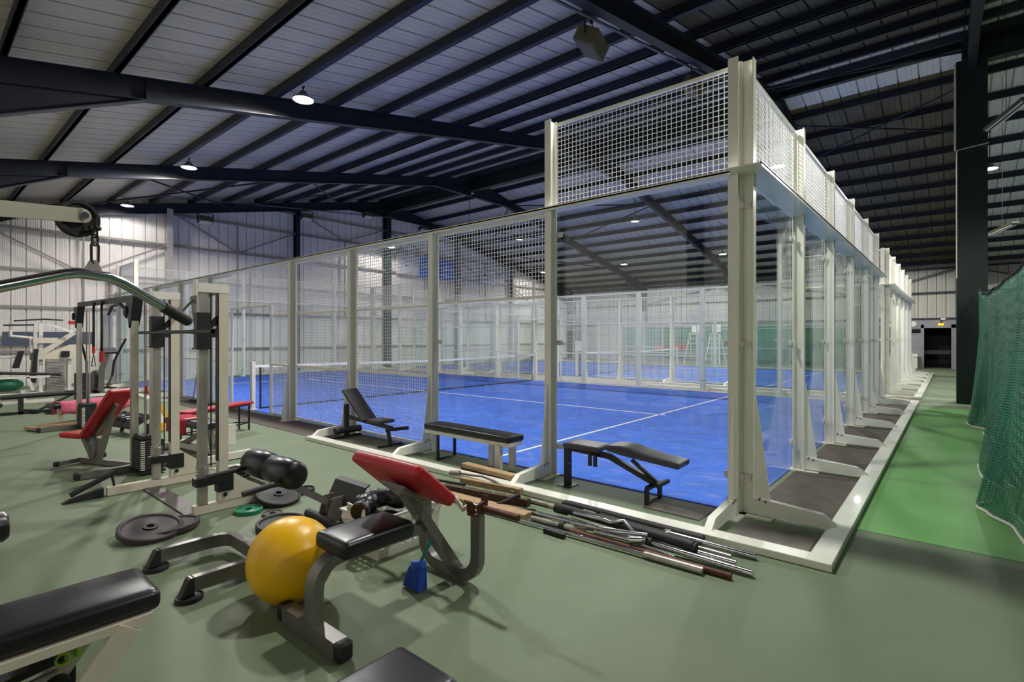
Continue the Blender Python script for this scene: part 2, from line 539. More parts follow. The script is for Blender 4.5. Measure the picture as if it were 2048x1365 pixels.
def court(Y0, label, tall_label):
    Lx, Wy = 20., 10.
    c = thing('padel_court_cage', label, 'court enclosure', (-10, Y0+5, 0))
    UX = Vector((1, 0, 0)); UY = Vector((0, 1, 0)); UZ = Vector((0, 0, 1))
    def post(x, y, out, H_, fin=True):
        out = Vector(out); side = UZ.cross(out)
        b = MB(); P0 = Vector((x, y, 0)); 
        ibeam(b, P0+out*.08, P0+out*.08+UZ*H_, .085, .12, .008, .008, up=out)
        o = b.build('post', 'white', c)
        b = MB()
        if fin:
            mt = Matrix((out.to_4d()*1, UZ.to_4d(), side.to_4d()*-1, Vector((0, 0, 0, 1)))).transposed()
            mt[3] = (0, 0, 0, 1)
            mt.translation = P0
            b.prism([(.14, .012), (.275, .012), (.262, .22), (.155, 1.02), (.14, 1.04)], -.006, .006, mt)
        b.box(P0+out*.14+UZ*.008, (abs(out.x)*.3+abs(side.x)*.16, abs(out.y)*.3+abs(side.y)*.16, .016))
        f = b.build('base_fin', 'white', o)
        # strut to the outer ballast rail
        if fin and not (out.y and x in (-8, -12)):
            b = MB()
            b.prism([(.14, .03), (.14, .17), (.66, .13), (.76, .055), (.76, .03)], -.03, .03, mt)
            b.build('strut', 'white', o)
            if Y0 < 1 and (out.y < 0 or out.x > 0):
                for (r_, z) in ((.185, .16), (.235, .15)):
                    b = MB(); q = P0+out*r_+UZ*z
                    b.cyl(q-side*.04, q+side*.04, .011, n=8)
                    b.build('bolt', 'grey_metal', o)
        return o
    xs = [0, -2, -4, -6, -8, -12, -14, -16, -18, -20]
    for (y, out) in ((Y0, (0, -1, 0)), (Y0+Wy, (0, 1, 0))):
        for x in xs:
            if x in (-8, -12):
                post(x, y, out, 2.98)
            else:
                post(x, y, out, 4. if x in (0, -2, -18, -20) else 2.98)
    for (x, out) in ((0, (1, 0, 0)), (-20, (-1, 0, 0))):
        for i in range(6):
            y = Y0+[.0, 2, 4, 6, 8, 10.][i]
            post(x, y, out, 4.)
    def pane(o, u, W_, H_):
        o = Vector(o); n_ = u.cross(UZ)
        b = MB(); b.bar(o+u*(W_/2)+UZ*.02, o+u*(W_/2)+UZ*(H_), W_-.02, .012, up=n_)
        g = b.build('glass_pane', 'glass', c)
        return g
    def clamps(x, y, out, hs):
        # stainless plates clamping the glass to the post
        out = Vector(out); side = UZ.cross(out)
        for z in hs:
            b = MB(); q = Vector((x, y, z))
            b.box(q+out*.014, (abs(side.x)*.23+abs(out.x)*.012, abs(side.y)*.23+abs(out.y)*.012, .055))
            for s in (-1, 1):
                b.box(q+out*.03+side*(s*.05), (abs(side.x)*.012+abs(out.x)*.05, abs(side.y)*.012+abs(out.y)*.05, .055))
                b.cyl(q+out*.014+side*(s*.09), q+out*.026+side*(s*.09), .012, n=8)
            b.build('glass_clamp', 'offwhite', c)
    # back walls
    for (x, out) in ((0, 1), (-20, -1)):
        for i in range(5):
            pane((x, Y0+2*i, 0), UY, 2, 2.97)
            b = MB(); grid_panel(b, (x+.03*out, Y0+2*i+.06, 3.03), UY, UZ, 1.88, .93)
            f = b.build('mesh_panel', 'wire', c)
            b = MB(); b.bar((x+.03*out, Y0+2*i+.05, 3.97), (x+.03*out, Y0+2*i+1.95, 3.97), .03, .05, up=(1, 0, 0))
            b.bar((x+.03*out, Y0+2*i+.05, 3.03), (x+.03*out, Y0+2*i+1.95, 3.03), .03, .03, up=(1, 0, 0))
            b.build('mesh_frame', 'white', f)
        for i in range(6):
            clamps(x, Y0+2*i, (out, 0, 0), (.33, 1.5, 2.72))
        # horizontal ledge at 3 m and ballast rail on the floor
        b = MB(); b.b2((x, Y0-.28, 2.985), (x+out*.27, Y0+10.28, 3.0)); b.b2((x+out*.26, Y0-.28, 2.965), (x+out*.27, Y0+10.28, 3.01))
        b.build('ledge_rail', 'white', c)
        b = MB(); b.b2((x+out*.70, Y0-.85, .002), (x+out*.85, Y0+10.85, .057), bevel=.004, seg=1)
        b.build('ballast_rail', 'white', c)
    for (y, out) in ((Y0, -1), (Y0+Wy, 1)):
        b = MB()
        b.b2((-20, y, 2.985), (0, y+out*.2, 3.0)); b.b2((-20.0, y+out*.19, 2.965), (0, y+out*.2, 3.01))
        b.build('ledge_rail', 'white', c)
        for (xa, xb) in ((-6.05, .705), (-20.7, -13.95)):
            b = MB(); b.b2((xa, y+out*.70, .002), (xb, y+out*.85, .057), bevel=.004, seg=1)
            b.build('ballast_rail', 'white', c)
        for (xa, H_) in ((-2, 2.97), (-4, 1.98), (-18, 1.98), (-20, 2.97)):
            pane((xa, y, 0), UX, 2, H_)
        for x in (0, -2, -4, -16, -18, -20):
            clamps(x, y, (0, out, 0), (.33, 1.5) + ((2.72,) if x in (0, -2, -18, -20) else ()))
        # wire mesh above the glass
        for (xa, z0, H_) in ((-2, 3.03, .93), (-20, 3.03, .93), (-4, 2.03, .93), (-18, 2.03, .93)):
            b = MB(); grid_panel(b, (xa+.06, y+.03*out, z0), UX, UZ, 1.88, H_)
            f = b.build('mesh_panel', 'wire', c)
            b = MB()
            for z in (z0, z0+H_): b.bar((xa+.05, y+.03*out, z), (xa+1.95, y+.03*out, z), .03, .035, up=(0, 1, 0))
            b.build('mesh_frame', 'white', f)
        # full mesh bays with their frames
        for xa in (-6, -8, -14, -16):
            b = MB(); grid_panel(b, (xa+.06, y+.03*out, .05), UX, UZ, 1.88, 2.9)
            f = b.build('mesh_panel', 'wire', c)
            b = MB()
            for z in (.05, 1.02, 2.0, 2.95): b.bar((xa+.05, y+.03*out, z), (xa+1.95, y+.03*out, z), .035, .035, up=(0, 1, 0))
            for xx in (xa+.065, xa+1.935): b.bar((xx, y+.03*out, .05), (xx, y+.03*out, 2.95), .03, .03, up=(0, 1, 0))
            b.build('mesh_frame', 'white', f)
        # gate bay: narrow mesh either side, open doorways, mesh above
        for (xa, xb, za) in ((-8.95, -8.05, .05), (-11.95, -10.85, .05), (-10.83, -8.97, 2.2)):
            b = MB(); grid_panel(b, (xa, y+.03*out, za), UX, UZ, xb-xa, 2.95-za)
            f = b.build('mesh_panel', 'wire', c)
            b = MB()
            if za < 1:
                for z in (.05, 1.02, 2.0, 2.95): b.bar((xa, y+.03*out, z), (xb, y+.03*out, z), .035, .035, up=(0, 1, 0))
                for xx in (xa, xb): b.bar((xx, y+.03*out, .0), (xx, y+.03*out, 2.2 if abs(xx+8.95) < .1 or abs(xx+10.85) < .1 else 2.95), .045, .045, up=(0, 1, 0))
            else:
                b.bar((-10.87, y+.03*out, 2.2), (-8.93, y+.03*out, 2.2), .04, .05, up=(0, 1, 0))
                b.bar((-9.9, y+.03*out, 2.2), (-9.9, y+.03*out, 2.95), .05, .05, up=(0, 1, 0))
            b.build('gate_frame', 'white', f)
    return c
def turf(Y0, nm):
    b = MB(); b.b2((-20, Y0, 0), (0, Y0+10, .012))
    t = struct('floor_turf', b, M['turf'])
    b = MB()
    for x in (-3.03, -16.98): b.b2((x-.025, Y0+.02, .011), (x+.025, Y0+9.98, .0145))
    b.b2((-17.1, Y0+5-.025, .011), (-2.9, Y0+5.025, .0145))
    o = b.build('court_line', 'line', t)
    return t
def net(Y0, label):
    t = thing('padel_net', label, 'net', (-10, Y0+5, 0))
    for y in (Y0+.06, Y0+9.94):
        b = MB(); b.b2((-10.05, y-.04, .012), (-9.95, y+.04, 1.04), bevel=.008)
        b.b2((-10.09, y-.07, .012), (-9.91, y+.07, .02))
        b.build('post', 'offwhite', t)
    def zt(y): return .90+.06*abs((y-Y0-5)/5)
    b = MB()
    ny = 90
    ys = [Y0+.2+9.6*i/ny for i in range(ny*2+1)] if False else [Y0+.2+9.6*i/200 for i in range(201)]
    for y in ys:
        b.box((-10, y, (.03+zt(y))/2), (.003, .003, zt(y)-.03))
    for k in range(19):
        z0 = .04+.045*k
        b.bar((-10, Y0+.2, z0*.9+.07), (-10, Y0+5, z0), .003, .003); b.bar((-10, Y0+5, z0), (-10, Y0+9.8, z0*.9+.07), .003, .003)
    b.bar((-10, Y0+.2, .03), (-10, Y0+9.8, .03), .008, .03)
    b.b2((-10.003, Y0+.2, .03), (-9.997, Y0+.24, .95)); b.b2((-10.003, Y0+9.76, .03), (-9.997, Y0+9.8, .95))
    b.build('netting', 'net_black', t)
    b = MB()
    for (ya, yb) in ((Y0+.1, Y0+5), (Y0+5, Y0+9.9)):
        b.bar((-10, ya, zt(ya)-.02), (-10, yb, zt(yb)-.02), .012, .055)
    b.build('headband', 'line', t)
    return t
# blue sand-dressed turf
m = mat('blue_turf', '#3a68d0', .9, var=.12, scale=2.2, bump=.25, bscale=260)
nt = m.node_tree
b_ = nt.nodes['Principled BSDF']; old = b_.inputs['Base Color'].links[0].from_socket
tc = nt.nodes.new('ShaderNodeTexCoord'); mp = nt.nodes.new('ShaderNodeMapping'); mp.inputs['Scale'].default_value = (1.1, 2.6, 1)
mp.inputs['Rotation'].default_value = (0, 0, .5)
nt.links.new(tc.outputs['Object'], mp.inputs[0])
nz = nt.nodes.new('ShaderNodeTexNoise'); nz.inputs['Scale'].default_value = 3.2; nz.inputs['Detail'].default_value = 9; nz.inputs['Roughness'].default_value = .72
nt.links.new(mp.outputs[0], nz.inputs['Vector'])
rp = nt.nodes.new('ShaderNodeValToRGB'); rp.color_ramp.elements[0].position = .53; rp.color_ramp.elements[0].color = (0, 0, 0, 1); rp.color_ramp.elements[1].position = .70; rp.color_ramp.elements[1].color = (.55, .55, .55, 1)
nt.links.new(nz.outputs['Fac'], rp.inputs[0])
mx = nt.nodes.new('ShaderNodeMix'); mx.data_type = 'RGBA'
nt.links.new(rp.outputs[0], mx.inputs['Factor']); nt.links.new(old, mx.inputs['A']); mx.inputs['B'].default_value = (*lin('#a89f92'), 1)
nt.links.new(mx.outputs['Result'], b_.inputs['Base Color'])
M['turf'] = m
court(0, 'nearest white padel court cage of glass walls and wire mesh around blue turf', '')
court(12.6, 'farther white padel court cage seen through the nearest one, past the gap by the column', '')
turf(0, 1); turf(12.6, 2)
net(0, 'black net with white headband across the nearest blue court')
net(12.6, 'black net with white headband across the farther blue court beyond the first cage')
# dark matting between the back wall glass and its ballast rail
b = MB()
for i in range(5):
    b.b2((.06, .32+2*i-.2*(i > 0), .003), (.69, 2.02+2*i if i < 4 else 10.4, .008))
struct('floor_matting', b, 'mat_dark')
b = MB(); b.b2((-13, -.68, .003), (-6.0, -.06, .007)); struct('floor_matting', b, 'mat_dark')
b = MB(); b.b2((-6.0, -.68, .003), (-4.05, -.06, .005)); struct('floor_matting', b, 'mat_olive')
b = MB(); b.b2((.1, -.62, .003), (.66, -.2, .006)); struct('floor_matting', b, 'mat_grey')
#@@PART lamps
# ------------------------------------------------------------------ floodlights (each carries its own light)
def flood(x, y, z, on, label, group, rod=.3, power=300., aim=(0, 0)):
    t = thing('floodlight', label, 'lamp', (x, y, z), 0, group)
    b = MB()
    b.lathe([(.0, .16), (.06, .16), (.08, .10), (.19, .03), (.2, .0), (.185, -.0), (.17, .02)], 20, Matrix.Translation((x, y, z)))
    b.build('housing', 'grey_metal', t, 40)
    b = MB(); b.lathe([(0, .004), (.17, .004)], 20, Matrix.Translation((x, y, z))); b.lathe([(.17, .004), (.178, .02), (.0, .02)], 20, Matrix.Translation((x, y, z)))
    b.build('lamp_glass', 'lamp_on' if on else 'lamp_dim', t)
    b = MB(); b.cyl((x, y, z+.16), (x, y, z+.16+rod), .012, n=6); b.cyl((x-.03, y, z+.16+rod), (x+.03, y, z+.16+rod), .02, n=6); b.build('hanger', 'steel_dark', t)
    if on:
        ld = bpy.data.lights.new('flood_light', 'SPOT')
        ld.energy = power; ld.spot_size = R(168); ld.spot_blend = .15; ld.shadow_soft_size = .16
        ld.color = (1, .98, .935)
        lo = bpy.data.objects.new('flood_light', ld); COL.objects.link(lo)
        lo.location = (0, 0, -.05); lo.parent = t
        lo.rotation_euler = (R(aim[0]), R(aim[1]), 0)
PW = 1050.
g = 'lit floodlights over the near side of the court'
for i, x in enumerate((-20.15, -13.95, -7.8, -1.6, 4.6)):
    flood(x, (.2, .1, .04, .05, .05)[i], (6.08, 6.05, 6.0, 6.0, 6.0)[i], True, ['lit floodlight farthest down the near roof slope, by the left gable wall', 'lit floodlight second from the left gable wall on the near roof slope', 'largest lit floodlight, hung beside the nearest full rafter', 'lit floodlight over the near corner of the cage, above the view', 'lit floodlight over the gym floor behind the viewer'][i], g, .08, PW*(.10, 1, 1, .9, .6)[i])
for i, x in enumerate((-2.5, -9.0, -15.4, 4.0)):
    flood(x, 12.0, 6.62, i in (0, 1, 3), ['lit floodlight under the ridge seen through the top mesh by the cage corner', 'lit floodlight under the ridge seen at the top of the front glass pane', 'unlit hanging lamp under the ridge, nearest the left gable wall', 'lit floodlight under the ridge past the dark column'][i], 'floodlights hung below the ridge', 1.3, PW)
for i, x in enumerate((-1.9, -7.75, -13.5, -19.5)):
    flood(x, 23.1, 5.92, True, ['lit floodlight over the far court seen through the back wall mesh', 'right one of two lit floodlights seen through the front glass on the far slope', 'left one of two lit floodlights seen through the front glass on the far slope', 'lit floodlight on the far slope by the left gable wall'][i], 'lit floodlights on the far roof slope', .1, PW*(.15 if i == 3 else 1))
for i, x in enumerate((-8.65, -14.9)):
    flood(x, 15, 6.4, False, ['dim lamp on a rod seen through the front glass pane', 'dim lamp on a rod seen through the mesh bay left of the glass'][i], 'dim lamps on rods beyond the ridge', 1.3)
flood(-19.9, 11.0, 6.05, True, 'lit floodlight low by the dark green post of the left gable wall', 'floodlights hung below the ridge', 2.2, PW*.15)
flood(2.25, 15, 6.3, True, 'small lit floodlight just right of the dark column', 'lamps right of the dark column', .9, PW)
#@@PART gym
# ------------------------------------------------------------------ gym equipment helpers
def basis(u, n):
    u = Vector(u).normalized(); n = Vector(n); n = (n-u*n.dot(u)).normalized()
    return Matrix((u, n.cross(u), n)).transposed()
def pad(c, u, n, L, Wd, T, bev=.025, dish=0.):
    """upholstered pad: length along u, thickness along n, slightly domed"""
    b = MB()
    t = bmesh.new()
    bmesh.ops.create_cube(t, size=1)
    bmesh.ops.scale(t, vec=(L, Wd, T), verts=t.verts)
    bmesh.ops.bevel(t, geom=t.edges[:], offset=min(bev, T*.48), segments=4, profile=.6, affect='EDGES')
    bmesh.ops.subdivide_edges(t, edges=[e for e in t.edges if e.calc_length() > min(L, Wd)*.5], cuts=5, use_grid_fill=True)
    for v in t.verts:
        if v.co.z > T*.2:
            fx = 1-min(1, abs(v.co.x)/(L/2))**4; fy = 1-min(1, abs(v.co.y)/(Wd/2))**4
            v.co.z += (T*.1-dish*fx)*fx*fy
    return b._add(t, Matrix.Translation(c) @ basis(u, n).to_4x4())
def arc(c, r, a0, a1, ux, uy, n=8):
    c = Vector(c); ux = Vector(ux); uy = Vector(uy)
    return [c+ux*(r*math.cos(a0+(a1-a0)*i/n))+uy*(r*math.sin(a0+(a1-a0)*i/n)) for i in range(n+1)]
def cap(parent, p0, p1, w, name='rubber_foot', m='rubber', h=None):
    b = MB(); b.bar(p0, p1, w, h, bevel=w*.15); return b.build(name, m, parent, 40)
X_, Y_, Z_ = Vector((1, 0, 0)), Vector((0, 1, 0)), Vector((0, 0, 1))

# ---- curl bench with the red arm pad and the yellow ball
t = thing('curl_bench', 'black seated curl bench with tilted red arm pad and grey frame in the foreground', 'weight bench', (-1.06, -3.0, 0))
b = MB(); b.rtube([(-1.33, -3.45, .05), (-.80, -3.45, .05)], .075, .085); base = b.build('base_bar', 'grey_metal', t)
for x in (-1.35, -.78): cap(base, (x-.03, -3.45, .05), (x+.03, -3.45, .05), .085, 'end_cap', 'rubber', .095)
b = MB(); b.rtube([(-1.05, -3.45, .09), (-1.05, -3.45, .255)]+arc((-1.05, -3.31, .255), .14, PI, PI/2, Y_, Z_)[1:]+[(-1.05, -2.72, .39)], .06, .085, up=X_); b.build('seat_post', 'grey_metal', t, 40)
b = pad((-1.03, -3.15, .465), Y_, Z_, .46, .30, .09, .035, .0); b.build('seat', 'vinyl', t, 50)
b = MB(); b.rtube([(-.80, -2.5, .47), (-.80, -2.5, .2)]+[(-.80-.14+.14*math.cos(a), -2.5, .19-.14*math.sin(a)) for a in (0, .26, .52, .79, 1.05, 1.31, 1.57)]+[(-1.16-.14*math.sin(a), -2.5, .19-.14*math.cos(a)) for a in (0, .26, .52, .79, 1.05, 1.31, 1.57)]+[(-1.30, -2.5, .47)], .075, .05, up=Y_)
u = b.build('rack_frame', 'grey_metal', t, 40)
for x in (-.80, -1.30):
    b = MB(); b.sweep([(x-.02, -2.54, .47), (x-.02, -2.54, .52), (x-.02, -2.57, .55)], [(-.006, -.03), (.006, -.03), (.006, .03), (-.006, .03)]); b.b2((x-.035, -2.56, .46), (x+.035, -2.44, .472)); b.bar((x, -2.45, .47), (x, -2.43, .56), .05, .012, up=Y_)
    b.build('bar_hook', 'rust', u)
b = MB(); b.bar((-.98, -2.5, .05), (-1.05, -2.86, .62), .06, .085, up=X_); b.bar((-1.06, -2.95, .69), (-1.06, -2.82, .58), .22, .02, up=(0, .6, .8)); b.build('strut', 'grey_metal', t)
pn = Vector((0, .66, .75))
b = pad((-1.075, -2.87, .715), (0, .75, -.66), pn, .36, .64, .075, .03); b.build('arm_pad', 'red', t, 50)

def bar_things(): pass
t = thing('curl_bar', 'rusty bent curl bar resting on the hooks of the red padded curl bench', 'barbell', (-1.05, -2.49, .49))
b = MB(); zb = .505
b.tube([(-.79, -2.5, zb), (-.86, -2.5, zb), (-.93, -2.5, zb-.045), (-1.0, -2.5, zb+.01), (-1.1, -2.5, zb+.01), (-1.17, -2.5, zb-.045), (-1.24, -2.5, zb), (-1.31, -2.5, zb)], .014, 10); b.build('shaft', 'worn_chrome', t, 60)
for s in (-1, 1):
    b = MB(); b.cyl((-1.05+s*.28, -2.5, zb), (-1.05+s*.58, -2.5, zb), .019, n=14); sl = b.build('sleeve', 'rust', t, 40)
    b = MB(); b.cyl((-1.05+s*.28, -2.5, zb), (-1.05+s*.30, -2.5, zb), .04, n=16); b.build('collar', 'rust', sl, 40)

t = thing('exercise_ball', 'yellow inflatable exercise ball beside the curl bench', 'ball', (-1.53, -3.33, 0))
b = MB()
prof = []
for i in range(49):
    a = -PI/2+PI*i/48
    r = .245*math.cos(a); z = .245*math.sin(a)
    if abs(z) > .11: r *= 1+.006*math.sin(abs(z)*420)
    prof.append((max(0, r) if 0 < i < 48 else 0, z))
tilt = Matrix.Translation((-1.53, -3.33, .243)) @ Matrix.Rotation(.35, 4, 'X') @ Matrix.Rotation(-.25, 4, 'Y')
b.lathe(prof, 48, tilt); b.build('shell', 'yellow', t, 80)
b = MB(); b.cyl(tilt @ Vector((0, .0, .236)), tilt @ Vector((0, 0, .243)), .012, n=12); b.build('valve_plug', 'offwhite', t, 60)

# ---- laundry basket with boxing gear, and the blue broom head
t = thing('laundry_basket', 'cream plastic laundry basket with round holes behind the curl bench', 'basket', (-1.76, -2.42, 0))
def basket_wall():
    b = MB()
    # four tapered walls made of bars and struts around real holes
    bx, by, tx, ty, H_ = .16, .26, .2, .31, .3
    def P(u, v, z):
        k = z/H_
        return Vector((-1.76+u*(bx+(tx-bx)*k), -2.42+v*(by+(ty-by)*k), z))
    def wall(f, n):
        rows = [0, .10, .135, .2, .235, .3]
        for z0, z1 in ((0, .06), (.10, .135), (.175, .21), (.25, .3)):
            q = [P(*f(a), z) for a, z in ((-1, z0), (1, z0), (1, z1), (-1, z1))]
            b.quad(*q)
        for (z0, z1) in ((.06, .10), (.135, .175), (.21, .25)):
            for i in range(n):
                a0 = -1+2*(i+.0)/n; a1 = -1+2*(i+.42)/n
                b.quad(*[P(*f(a), z) for a, z in ((a0, z0), (a1, z0), (a1, z1), (a0, z1))])
    wall(lambda a: (a, -1), 6); wall(lambda a: (1, a), 9); wall(lambda a: (-a, 1), 6); wall(lambda a: (-1, -a), 9)
    b.quad(P(-1, -1, .01), P(1, -1, .01), P(1, 1, .01), P(-1, 1, .01))
    bmesh.ops.remove_doubles(b.bm, verts=b.bm.verts, dist=.0005)
    bmesh.ops.recalc_face_normals(b.bm, faces=b.bm.faces)
    bmesh.ops.solidify(b.bm, geom=b.bm.faces[:], thickness=.005)
    return b
basket_wall().build('body', 'offwhite', t)
b = MB(); b.sweep([(-1.96, -2.73, .3), (-1.56, -2.73, .3), (-1.56, -2.11, .3), (-1.96, -2.11, .3)], [(-.014, -.008), (.014, -.008), (.014, .008), (-.014, .008)], closed=True); b.build('rim', 'offwhite', t)
for y in (-2.745, -2.095):
    b = MB(); b.sweep([(-1.85, y, .31), (-1.85, y, .36), (-1.67, y, .36), (-1.67, y, .31)], [(-.012, -.008), (.012, -.008), (.012, .008), (-.012, .008)], up=Y_); b.build('handle', 'offwhite', t)
def glove(x, y, z, rz, r, label, m='vinyl'):
    g = thing('boxing_glove', label, 'glove', (x, y, z), rz, 'boxing gear in the laundry basket')
    T = Matrix.Translation((x, y, z)) @ Matrix.Rotation(rz, 4, 'Z')
    b = MB(); b.sphere((0, 0, 0), r, 20, (1.25, .95, .85)); bmesh.ops.transform(b.bm, matrix=T, verts=b.bm.verts); b.build('fist', m, g, 180)
    b = MB(); b.sphere((.02, r*.8, .02), r*.42, 14, (1.7, .9, .9)); bmesh.ops.transform(b.bm, matrix=T, verts=b.bm.verts); b.build('thumb', m, g, 180)
    b = MB(); b.cyl((-r*.8, 0, 0), (-r*2.1, 0, -.01), r*.62, r*.72, 16); bmesh.ops.transform(b.bm, matrix=T, verts=b.bm.verts); c = b.build('cuff', m, g, 50)
    b = MB(); b.cyl((-r*1.5, 0, -.004), (-r*1.9, 0, -.008), r*.75, r*.76, 16); bmesh.ops.transform(b.bm, matrix=T, verts=b.bm.verts); b.build('strap', 'vinyl_grey', c, 50)
glove(-1.80, -2.62, .35, 2.2, .085, 'black boxing glove lying over the near handle of the laundry basket')
glove(-1.72, -2.40, .36, .8, .10, 'large black boxing glove on top in the middle of the laundry basket')
glove(-1.79, -2.22, .33, -1.0, .085, 'black boxing glove at the far end of the laundry basket, under the red pad')
glove(-1.70, -2.50, .20, .2, .10, 'black boxing glove low down inside the laundry basket')
t = thing('brush', 'small blue brush head with splayed bristles hanging by the curl bench leg', 'brush', (-1.06, -2.76, 0))
b = MB(); b.bar((-1.05, -2.75, .17), (-.99, -2.72, .30), .022, .018); b.build('handle', mat('teal_plastic', '#1f8a94', .4), t)
b = MB(); b.box((-1.06, -2.755, .15), (.10, .045, .06), basis((1, .3, .2), (-.3, 0, 1)).to_3x3(), .015); b.build('block', mat('blue_plastic', '#2a62c8', .45), t, 50)
b = MB()
for i in range(9):
    for j in range(5):
        o = Vector((-.05+.0125*i, -.02+.01*j, 0)); b.cyl(Vector((-1.065, -2.757, .14))+o, Vector((-1.085, -2.765, .012))+o*1.45, .0065, .0075, 6)
o = b.build('bristles', mat('blue_bristle', '#2450b4', .7), t); o['kind'] = 'stuff'

# ---- back extension machine behind the ball
t = thing('back_extension_bench', 'grey back extension bench with black thigh pads and a U-shaped base behind the yellow ball', 'exercise bench', (-2.3, -2.95, 0))
b = MB()
zb = .09
b.rtube([(-2.62, -3.72, zb), (-2.62, -3.42, zb)]+[(-2.52-.10*math.cos(a), -3.42+.16*math.sin(a), zb) for a in (.3, .6, .9, 1.2, 1.57)]+[(-2.10+.10*math.sin(a), -3.42+.16*math.cos(a), zb) for a in (0, .35, .7, 1.0, 1.3)]+[(-2.0, -3.42, zb), (-2.0, -3.72, zb)], .05, .085)
u = b.build('base_frame', 'grey_metal', t, 30)
for x in (-2.62, -2.0):
    b = MB(); b.prism([(-3.70, .04), (-3.70, .134), (-3.73, .128), (-3.775, .03), (-3.70, .03)], -.03, .03, Matrix.Translation((x, 0, 0)) @ Matrix(((0, 0, 1, 0), (1, 0, 0, 0), (0, 1, 0, 0), (0, 0, 0, 1)))); b.build('rubber_foot', 'rubber', u)
b = MB(); b.rtube([(-2.31, -3.26, .1), (-2.31, -2.55, .06)], .05, .06); b.build('spine', 'grey_metal', t)
b = MB(); b.bar((-2.31, -2.62, .24), (-2.31, -3.03, .52), .05, .07, up=X_); b.bar((-2.31, -2.62, .26), (-2.31, -2.60, .06), .05, .07, up=Y_); b.build('inclined_tube', 'grey_metal', t)
b = MB(); b.bar((-2.31, -2.95, .47), (-2.31, -3.05, .55), .06, .08, up=X_); b.build('sliding_sleeve', 'black', t)
for s, nm in ((-1, 0), (1, 0)):
    b = MB()
    b.lathe([(0, -.17), (.075, -.17), (.098, -.15), (.104, 0), (.098, .15), (.075, .17), (0, .17)], 24, Matrix.Translation((-2.35+s*.175, -3.06, .60)) @ Matrix.Rotation(PI/2, 4, 'Y'))
    b.build('thigh_pad', 'vinyl', t, 50)
    b = MB(); b.tube([(-2.35+s*.30, -3.05, .56), (-2.35+s*.30, -3.22, .56), (-2.35+s*.31, -3.40, .545)], .019, 10); b.build('handle', 'rubber', t, 50)
b = MB(); b.sweep([(-2.31, -2.66, .07), (-2.31, -2.58, .10), (-2.31, -2.44, .36), (-2.31, -2.40, .38)], [(-.006, -.22), (.006, -.22), (.006, .22), (-.006, .22)], up=X_)
bmesh.ops.recalc_face_normals(b.bm, faces=b.bm.faces); b.build('foot_plate', 'black', t)
b = MB(); b.prism([(-2.72, .05), (-2.58, .05), (-2.55, .3), (-2.64, .3)], -.07, -.062, Matrix.Translation((-2.31, 0, 0)) @ Matrix(((0, 0, 1, 0), (1, 0, 0, 0), (0, 1, 0, 0), (0, 0, 0, 1))))
b.build('side_gusset', 'grey_metal', t)
b = MB(); b.prism([(-2.72, .05), (-2.58, .05), (-2.55, .3), (-2.64, .3)], .062, .07, Matrix.Translation((-2.31, 0, 0)) @ Matrix(((0, 0, 1, 0), (1, 0, 0, 0), (0, 1, 0, 0), (0, 0, 0, 1))))
b.build('side_gusset', 'grey_metal', t)
b = MB(); b.cyl((-2.55, -2.68, .13), (-2.07, -2.68, .13), .035, n=14); b.build('ankle_roller', 'rubber', t, 50)

# ---- weight plates on the floor
def plate(x, y, z, r, th, label, m='rubber', tx=0., ty=0., group='weight plates on the floor', hub=.09):
    t = thing('weight_plate', label, 'weight plate', (x, y, z), 0, group)
    T = Matrix.Translation((x, y, z+th/2)) @ Matrix.Rotation(tx, 4, 'X') @ Matrix.Rotation(ty, 4, 'Y')
    hub = min(hub, r*.4)
    b = MB(); h = th/2
    b.lathe([(.026, -h), (r*.97, -h), (r, -h*.8), (r, h*.8), (r*.97, h), (r*.88, h), (r*.85, h*.45), (hub*1.1, h*.45), (hub, h*.6), (.026, h*.6), (.026, -h)], 48, T)
    b.build('disc', m, t, 35)
    b = MB(); b.lathe([(.026, h*.5), (hub*.55, h*.5), (hub*.6, h*1.05), (.028, h*1.05), (.026, h*.5)], 28, T); b.build('hub', 'rubber' if m != 'green_plate' else m, t, 35)
    return t
M['green_plate'] = mat('green_plate_rubber', '#0f7a55', .4, var=.08)
M['brown_plate'] = mat('brownish_black_rubber', '#3a3234', .6, var=.12, scale=12, bump=.05)
plate(-3.40, -3.42, .0, .22, .045, 'lower of two large brownish-black plates by the rack upright, mostly covered', 'brown_plate', .06, -.05)
plate(-3.35, -3.56, .035, .22, .045, 'upper of two large brownish-black plates lying tilted by the rack upright', 'brown_plate', -.02, .20)
plate(-3.33, -2.82, .0, .115, .035, 'green weight plate lying flat on the floor', 'green_plate')
plate(-3.09, -2.72, .0, .085, .025, 'small grey-black plate on the floor beside the green plate', 'brown_plate')
plate(-3.40, -2.52, .055, .20, .04, 'large black plate behind the green plate, tipped up on the rack rail', 'rubber', .0, .30)
plate(-3.50, -2.20, .0, .09, .05, 'small black plate propping the far edge of a large plate', 'rubber')
plate(-2.74, -2.80, .0, .20, .05, 'large black plate half hidden behind the yellow ball', 'rubber', .0, .05)
plate(-2.62, -3.72, .0, .075, .028, 'small black plate under the left foot of the U-shaped base', 'rubber')
plate(-2.0, -3.72, .0, .075, .028, 'small black plate under the right foot of the U-shaped base', 'rubber')

